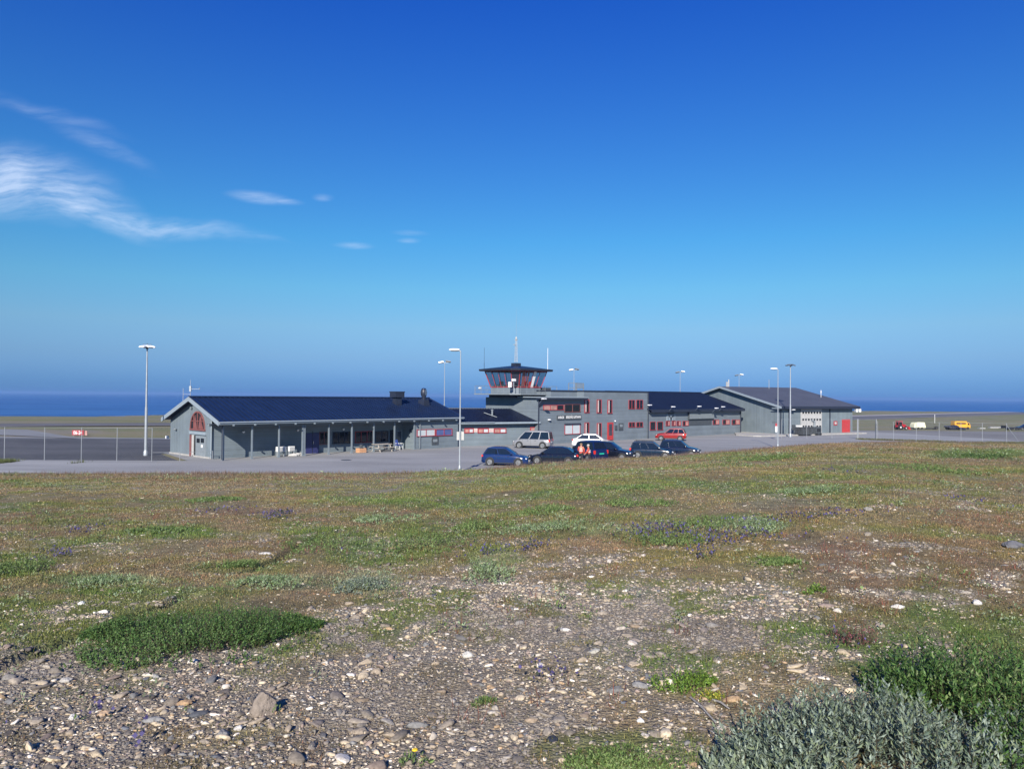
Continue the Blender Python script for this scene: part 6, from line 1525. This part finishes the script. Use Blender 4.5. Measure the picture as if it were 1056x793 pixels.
specks(9000, 3.5, 40, -.2, .0035, .02, .06, lambda N: np.array([.45, .38, .05]) * (.6 + .5 * rng.random((N, 1))), lambda G, g, pl, rd, bl, u, v, X, Y: .25 * (1 - G) * sst(.5, .62, fbm(X / 1.5, Y / 1.5, 103, 3)), 'yellow_flowers')
# small leafy herbs between the clumps
def herbs(n, y0, y1, nl):
    X, Y = spread(n, y0, y1, 0.); G, c, g, pl, rd, bl, u, v = cover(X, Y); pt = fbm(X / (.3 * Y ** .5), Y / (.3 * Y ** .5), 161, 3)
    k = (rng.random(n) < np.clip(g + .8 * pl + .12, 0, 1) * sst(.42, .6, pt) * (1 - .6 * G)) & (v < 800); X, Y, pl, g = X[k], Y[k], pl[k], g[k]; N = len(X)
    sc_ = (1 + Y / 12) * (.6 + .7 * rng.random(N)); Hh = .035 * sc_; r = .035 * sc_
    a = rng.random((N, nl)) * 6.283; rr = r[:, None] * np.sqrt(rng.random((N, nl))); z = Hh[:, None] * rng.random((N, nl))
    Z = hgt(X, Y)[:, None]; P = np.stack([X[:, None] + rr * np.cos(a), Y[:, None] + rr * np.sin(a), Z + z], -1)
    el = .3 + .9 * rng.random((N, nl)); ld = np.stack([np.cos(a) * np.cos(el), np.sin(a) * np.cos(el), np.sin(el)], -1); sd = np.stack([-np.sin(a), np.cos(a), 0 * a], -1)
    l = (.016 * sc_)[:, None, None] * (.6 + .7 * rng.random((N, nl, 1))); w_ = l * .26
    Vq = np.stack([P, P + ld * l * .5 + sd * w_, P + ld * l, P + ld * l * .5 - sd * w_], 2).reshape(-1, 3)
    pc = np.array([.27, .34, .19]); gc = np.array([.13, .20, .055]); oc = np.array([.22, .21, .08])
    t = rng.random((N, 1)); base = np.where(t < .35 + .5 * pl[:, None], pc, np.where(t < .8, gc, oc)) * (.7 + .5 * rng.random((N, 1)))
    cq = np.repeat((base[:, None] * (.8 + .4 * rng.random((N, nl, 1)))).reshape(-1, 3), 4, 0)
    np_mesh('ground_herbs', Vq, np.arange(N * nl * 4).reshape(-1, 4), cq, 'leaf', 'stuff')
herbs(20000, 4.5, 48, 12)
# reddish sorrel stalks
X, Y = spread(9000, 3.2, 30, -.2); G, c, g, pl, rd, bl, u, v = cover(X, Y); k = (rng.random(9000) < rd * .6 + .005) & (Y > 4.4); X, Y = X[k], Y[k]
blades(X, Y, .10 * (.5 + rng.random(len(X))), np.full(len(X), .0018) * (1 + Y / 16), 5, np.array([.22, .085, .06]) * (.6 + .7 * rng.random((len(X), 1))), np.full(len(X), .06), 'sorrel_stalks', lean=.7, tip=1.2)

# ------------------------------------------------------------------ shrubs made of shoots and leaves
def shrub(name, x, y, hw, hd, H, nsh, nlf, ll, lw, cols, label, cat='shrub', group=None, upr=.8, stem=(.10, .08, .05), seed=0, lobes=None, dens_edge=.55, dark=.0):
    rs = np.random.default_rng(500 + seed); z0 = float(hgt(x, y)); root = empty(name, (x, y, z0), 0, label, cat, group)
    # ragged outline: several overlapping lobes
    if lobes is None: lobes = [(0, 0, 1)] + [(rs.uniform(-.6, .6), rs.uniform(-.5, .5), rs.uniform(.4, .65)) for _ in range(5)]
    L_ = rs.integers(0, len(lobes), nsh); lo = np.array(lobes)[L_]
    a = rs.random(nsh) * 6.283; r = np.sqrt(rs.random(nsh)) * lo[:, 2]
    ux = lo[:, 0] + r * np.cos(a); uy = lo[:, 1] + r * np.sin(a); rr_ = np.hypot(ux, uy)
    bx, by = ux * hw, uy * hd; n1_ = fbm((bx + x) / (hw * .35), (by + y) / (hw * .35), 200 + seed, 3)
    h = H * (.45 + .75 * n1_) * np.sqrt(np.clip(1.15 - np.clip(rr_, 0, 1.1) ** 2, .08, 1)) * (.62 + .5 * rs.random(nsh))
    zb = hgt(bx + x, by + y) - z0
    out = np.stack([ux * hw, uy * hd, np.zeros(nsh)], -1); out /= (np.linalg.norm(out, axis=1, keepdims=True) + .05)
    d = out * (1 - upr) * (.4 + rr_[:, None]) + np.array([0, 0, upr]) + rs.normal(size=(nsh, 3)) * .16; d /= np.linalg.norm(d, axis=1, keepdims=True)
    B = np.stack([bx, by, zb], -1)
    # stems
    tw = .0018 + .002 * H; q = np.cross(d, [0, 0, 1.]) + 1e-3; q /= np.linalg.norm(q, axis=1, keepdims=True)
    T = B + d * h[:, None]; SV = np.stack([B - q * tw, B + q * tw, T], 1).reshape(-1, 3)
    np_mesh('stems', SV, np.arange(nsh * 3).reshape(-1, 3), np.tile(np.array([stem]), (nsh * 3, 1)), 'leaf', 'stuff', root)
    # leaves
    N = nsh * nlf; f = np.tile((np.arange(nlf) + .5) / nlf, nsh) * .85 + .15; I = np.repeat(np.arange(nsh), nlf)
    P = B[I] + d[I] * (h[I] * f)[:, None]; az = rs.random(N) * 6.283
    e1 = np.cross(d[I], [.3, .2, .9]); e1 /= np.linalg.norm(e1, axis=1, keepdims=True); e2 = np.cross(d[I], e1)
    rad = e1 * np.cos(az)[:, None] + e2 * np.sin(az)[:, None]; el = rs.uniform(.35, 1.0, N) * (1 - .35 * (1 - f))
    ld = rad * np.cos(el)[:, None] + d[I] * np.sin(el)[:, None]; ld /= np.linalg.norm(ld, axis=1, keepdims=True)
    sd = np.cross(ld, rad + d[I] * .3); sd /= (np.linalg.norm(sd, axis=1, keepdims=True) + 1e-6); nm = np.cross(sd, ld)
    l = ll * (.6 + .7 * rs.random(N)) * (1.1 - .45 * f); w_ = lw * l / ll * (.8 + .4 * rs.random(N))
    mid = P + ld * (l * .5)[:, None] - nm * (l * .04)[:, None]
    V = np.stack([P, mid + sd * w_[:, None] + nm * (w_ * .45)[:, None], P + ld * l[:, None] - nm * (l * .12)[:, None], mid - sd * w_[:, None] + nm * (w_ * .45)[:, None]], 1)
    cols = np.array(cols); ci = rs.choice(len(cols), N); base = cols[ci] * (.75 + .5 * rs.random((N, 1)))
    Vf = V.reshape(-1, 3); k4 = np.arange(N)[:, None] * 4; Fq = np.concatenate([k4 + np.array([0, 1, 2]), k4 + np.array([0, 2, 3])], 0)
    np_mesh('foliage', Vf, Fq, np.repeat(base, 4, 0), 'leaf', 'stuff', root)
    return root
GREENS = [(.065, .145, .032), (.095, .18, .042), (.045, .10, .022), (.14, .22, .06), (.075, .15, .035), (.10, .17, .05)]
GREYG = [(.20, .25, .19), (.30, .36, .28), (.12, .165, .115), (.21, .26, .15)]
MIDG = [(.13, .21, .055), (.18, .27, .075), (.10, .16, .045), (.22, .28, .10)]
PALEG = [(.27, .36, .19), (.34, .42, .25), (.18, .27, .11), (.16, .24, .08)]
YELG = [(.14, .24, .03), (.19, .28, .04), (.10, .20, .03), (.40, .36, .05)]
DARKG = [(.065, .13, .03), (.09, .165, .04), (.045, .09, .022), (.19, .26, .09)]
shrub('low_shrub', -2.66, 6.40, .93, .95, .21, 3000, 9, .022, .0070, GREENS, 'wide low green shrub mat on the gravel at the lower left', seed=1, upr=.72, lobes=[(0, .1, .7), (-.5, .15, .45), (.5, .25, .45), (-.25, -.5, .45), (.85, .4, .2), (-.85, .1, .2), (.35, -.05, .42), (.1, .0, 1.0)])
shrub('willow_bush', 1.66, 3.60, .71, .56, .35, 720, 18, .044, .0074, GREYG, 'grey-green silvery willow bush at the bottom edge, right of centre', seed=2, upr=.85, lobes=[(0, 0, .85), (-.55, -.1, .5), (.5, .1, .55), (.1, .4, .5), (-.75, -.35, .35)])
shrub('willow_bush', 2.98, 4.52, .86, .72, .40, 760, 16, .042, .0082, DARKG + GREENS[:3], 'dark green upright willow bush at the right picture edge', seed=3, upr=.88, lobes=[(0, 0, .9), (-.5, .1, .5), (.5, .1, .6), (-.2, -.4, .5), (-.7, -.3, .3)])
shrub('willow_bush', 2.50, 3.62, .50, .50, .30, 420, 14, .036, .0080, GREENS + GREYG[:1], 'small green bush in the bottom right corner', seed=4, upr=.8)
x_, y_, _ = gpt(704, 712); shrub('leafy_plant', x_, y_, .19, .19, .15, 120, 12, .022, .006, YELG[:3], 'bright green feathery plant with yellowing edges, standing alone in the gravel', 'plant', seed=5, upr=.6)
x_, y_, _ = gpt(733, 722); shrub('leafy_plant', x_, y_, .09, .09, .05, 40, 8, .016, .006, [YELG[3], YELG[1]], 'small yellow leafy plant beside the bright green feathery one', 'plant', seed=6, upr=.5)
x_, y_, _ = gpt(652, 792); shrub('low_shrub', x_, y_, .34, .22, .07, 520, 8, .018, .005, MIDG, 'flat green cushion plant at the bottom edge, left of the silvery willow', seed=7, upr=.6)
x_, y_, _ = gpt(428, 788); dnd = shrub('leafy_plant', x_, y_, .07, .05, .06, 26, 5, .03, .004, MIDG, 'small grassy plant with one yellow flower at the bottom edge', 'plant', seed=8, upr=.5)
MB().lathe([(.002, -.01), (.016, .0), (.012, .006), (.001, .008)], (0, -.01, .07), 14).build('flower', mat('dandelion_yellow', (.75, .50, .02), .7), dnd, smooth=True)
x_, y_, _ = gpt(500, 727); shrub('leafy_plant', x_, y_, .085, .07, .05, 60, 7, .022, .004, MIDG, 'small bright green tuft in the gravel below the picture centre', 'plant', seed=9, upr=.6)
x_, y_, _ = gpt(880, 662); shrub('leafy_plant', x_, y_, .22, .16, .16, 110, 9, .014, .004, [(.10, .12, .04), (.30, .06, .10), (.26, .05, .08), (.09, .09, .04)], 'low plant speckled with pink flowers, above the silvery willow', 'plant', seed=10, upr=.8)
x_, y_, _ = gpt(840, 612); shrub('leafy_plant', x_, y_, .10, .08, .10, 36, 6, .03, .008, YELG[:3], 'pale yellow-green leafy plant on the stones right of centre', 'plant', seed=11, upr=.7)
mids = [(505, 592, 27, 16, .26, PALEG, 'pale grey-green clump sticking up right of the picture centre'),
        (375, 606, 26, 9, .18, GREYG, 'small grey-green clump left of centre, at the gravel edge'),
        (285, 604, 42, 8, .18, PALEG, 'long grey-green clump above the wide low shrub mat'),
        (110, 603, 36, 7, .16, PALEG, 'pale green clump at the left, above the wheel rut'),
        (18, 590, 34, 13, .24, MIDG, 'leafy green clump at the left picture edge'),
        (440, 560, 50, 12, .24, MIDG, 'broad mid-green clump left of the picture centre'),
        (335, 563, 46, 9, .22, MIDG, 'mid-green clump beside the dark end of the wheel rut'),
        (395, 538, 38, 6, .20, PALEG, 'pale clump just behind the dark end of the wheel rut'),
        (500, 546, 34, 6, .22, MIDG, 'small dark green clump behind the pale grey-green one'),
        (575, 545, 60, 7, .20, PALEG, 'long pale green clump in the middle of the heath'),
        (690, 560, 44, 8, .20, MIDG, 'green clump with blue flowers right of centre'),
        (772, 546, 36, 10, .24, PALEG, 'bright pale clump right of the blue-flowered one'),
        (722, 541, 40, 8, .22, MIDG, 'mid-green clump between the blue flowers and the bright pale clump'),
        (806, 581, 22, 4, .08, MIDG, 'tiny flat green clump on stony ground right of centre'),
        (640, 504, 44, 4, .20, MIDG, 'distant thin green clump behind the picture centre'),
        (560, 527, 30, 5, .2, MIDG, 'small green clump in front of the parked cars'),
        (660, 520, 40, 5, .2, MIDG, 'flat green clump in front of the parked estate cars'),
        (850, 508, 52, 5, .22, PALEG, 'long light green clump in front of the hangar'),
        (1012, 472, 44, 6, .36, DARKG, 'dark green clump far right near the field edge'),
        (960, 484, 40, 4, .22, MIDG, 'thin mid-green clump below the fence on the right'),
        (218, 517, 30, 4, .18, MIDG, 'distant olive clump in front of the long hall'),
        (240, 585, 36, 4, .14, MIDG, 'thin green clump left of the wheel rut end'),
        (790, 474, 40, 4, .2, MIDG, 'faint green clump below the white lamp post'),
        (170, 548, 40, 4, .14, MIDG, 'thin green clump on the brown heath at left')]
for i, (u, v, ru, rv, H_, cs, lb) in enumerate(mids):
    x_, y_, _ = gpt(u, v); hw_ = ru / 780 * y_
    _, y2, _ = gpt(u, v - rv); _, y3, _ = gpt(u, v + rv * .6); hd_ = min(max((y2 - y3) * .5, .25), 2.5)
    sc_ = max(1, y_ / 9)
    shrub('heath_clump', x_, y_, hw_, hd_, H_ * .8, int(190 + 60 * hw_ * 2), 7, .030 * sc_ ** .6, .0075 * sc_ ** .7, cs, lb, 'plant', 'leafy clumps in the heath', seed=20 + i, upr=.75)

# ------------------------------------------------------------------ single stones and sticks
def stone(u, v, sx, sy, sz, col, label, seed, rz=0., tilt=(0, 0), name='stone', rough_=.22):
    m = mat('stone_' + str(seed), col, .85, var=.25, scale=22, bump=.6, bscale=60, spec=.25)
    o = rock_mesh(name, seed, sx, sy, sz, m.name if False else 'stone_pale', None, 4, rough_); o.data.materials.clear(); o.data.materials.append(m)
    x_, y_, z_ = gpt(u, v); o.location = (x_, y_, z_ + sz * .45); o.rotation_euler = (R(tilt[0]), R(tilt[1]), rz); return tag(o, label, 'stone', None)
stone(270, 738, .075, .055, .085, (.24, .20, .165), 'upright pointed grey-brown stone, the largest on the gravel at lower left', 301, .3, (6, -8))
_o = [o for o in COL.objects if o.get('label', '').startswith('upright pointed')][0]
for v in _o.data.vertices:
    t = v.co.z / .085; v.co.x *= 1.12 - .42 * t; v.co.y *= 1.05 - .30 * t; v.co.x += .018 * max(t, -.2)
stone(482, 678, .040, .03, .028, (.52, .50, .45), 'white angular stone below the picture centre', 302, .4)
stone(477, 661, .065, .035, .022, (.13, .125, .12), 'flat dark slab just behind the white angular stone', 303, -.4, (0, 14))
stone(583, 651, .052, .022, .018, (.55, .53, .50), 'long white stone right of the picture centre', 304, -.6)
stone(570, 765, .030, .024, .018, (.025, .03, .045), 'smooth blue-black stone near the bottom centre', 305, .2, rough_=.05)
stone(661, 745, .024, .020, .016, (.66, .65, .62), 'round bright white pebble near the bottom, left of the bushes', 306, 0, rough_=.05)
stone(613, 673, .045, .035, .020, (.42, .40, .34), 'pale speckled stone below and right of the long white stone', 307, .7)
stone(84, 624, .035, .028, .022, (.70, .69, .66), 'small white stone on the heath left of the green shrub mat', 308, .2)
stone(108, 739, .040, .024, .018, (.42, .30, .20), 'orange-beige oval stone at the lower left', 309, .2)
stone(76, 743, .035, .018, .022, (.55, .53, .50), 'white wedge stone touching the orange-beige oval one', 310, .9, (10, 20))
stone(68, 705, .045, .026, .020, (.38, .36, .33), 'pale flat stone on the dark slaty gravel at left', 311, .1)
stone(190, 728, .045, .030, .022, (.36, .24, .14), 'orange stone left of the upright pointed stone', 312, .3)
stone(229, 762, .042, .034, .024, (.20, .195, .19), 'grey angular stone below the upright pointed stone', 313, .8)
stone(246, 753, .026, .02, .02, (.46, .44, .42), 'small pale stone right above the grey angular stone', 314, .1)
stone(273, 572, .10, .035, .025, (.46, .45, .43), 'long white stone on a bare dark patch of the heath', 315, .15)
stone(926, 628, .060, .03, .026, (.48, .46, .43), 'broad white stone on the gravel above the dark green willow', 316, .1)
stone(1008, 624, .045, .035, .03, (.52, .50, .47), 'bright stone at the right edge of the gravel above the dark willow', 317, .4)
stone(895, 527, .09, .06, .055, (.25, .235, .21), 'pale stone on the heath in front of the hangar', 318, .4)
stone(895, 552, .055, .035, .035, (.27, .24, .20), 'small beige stone in front of and below the pale heath stone', 319, .4)
stone(1046, 565, .16, .1, .06, (.14, .14, .15), 'dark flat stone at the right picture edge', 320, .2)
stone(1026, 474 + 6, .0, .0, .0, (.4, .4, .4), '', 321) if False else None
M['driftwood'] = mat('grey_driftwood', (.28, .26, .24), .85, var=.25, scale=30, bump=.3)
for i, (u0, v0, u1, v1, lb) in enumerate([(712, 722, 738, 748, 'longer weathered stick lying beside the bright green feathery plant'), (735, 726, 752, 735, 'short weathered stick touching the silvery willow')]):
    a_, b_ = Vector(gpt(u0, v0)), Vector(gpt(u1, v1)); md_ = (a_ + b_) / 2
    mb = MB(); mb.tube(a_ - md_ + Vector((0, 0, .012)), Vector((0, .006, .02)), .006, .0065, 7).tube(Vector((0, .006, .02)), b_ - md_ + Vector((0, 0, .01)), .0062, .004, 7)
    o = mb.build('stick', 'driftwood', None, smooth=True, loc=md_); tag(o, lb, 'stick')
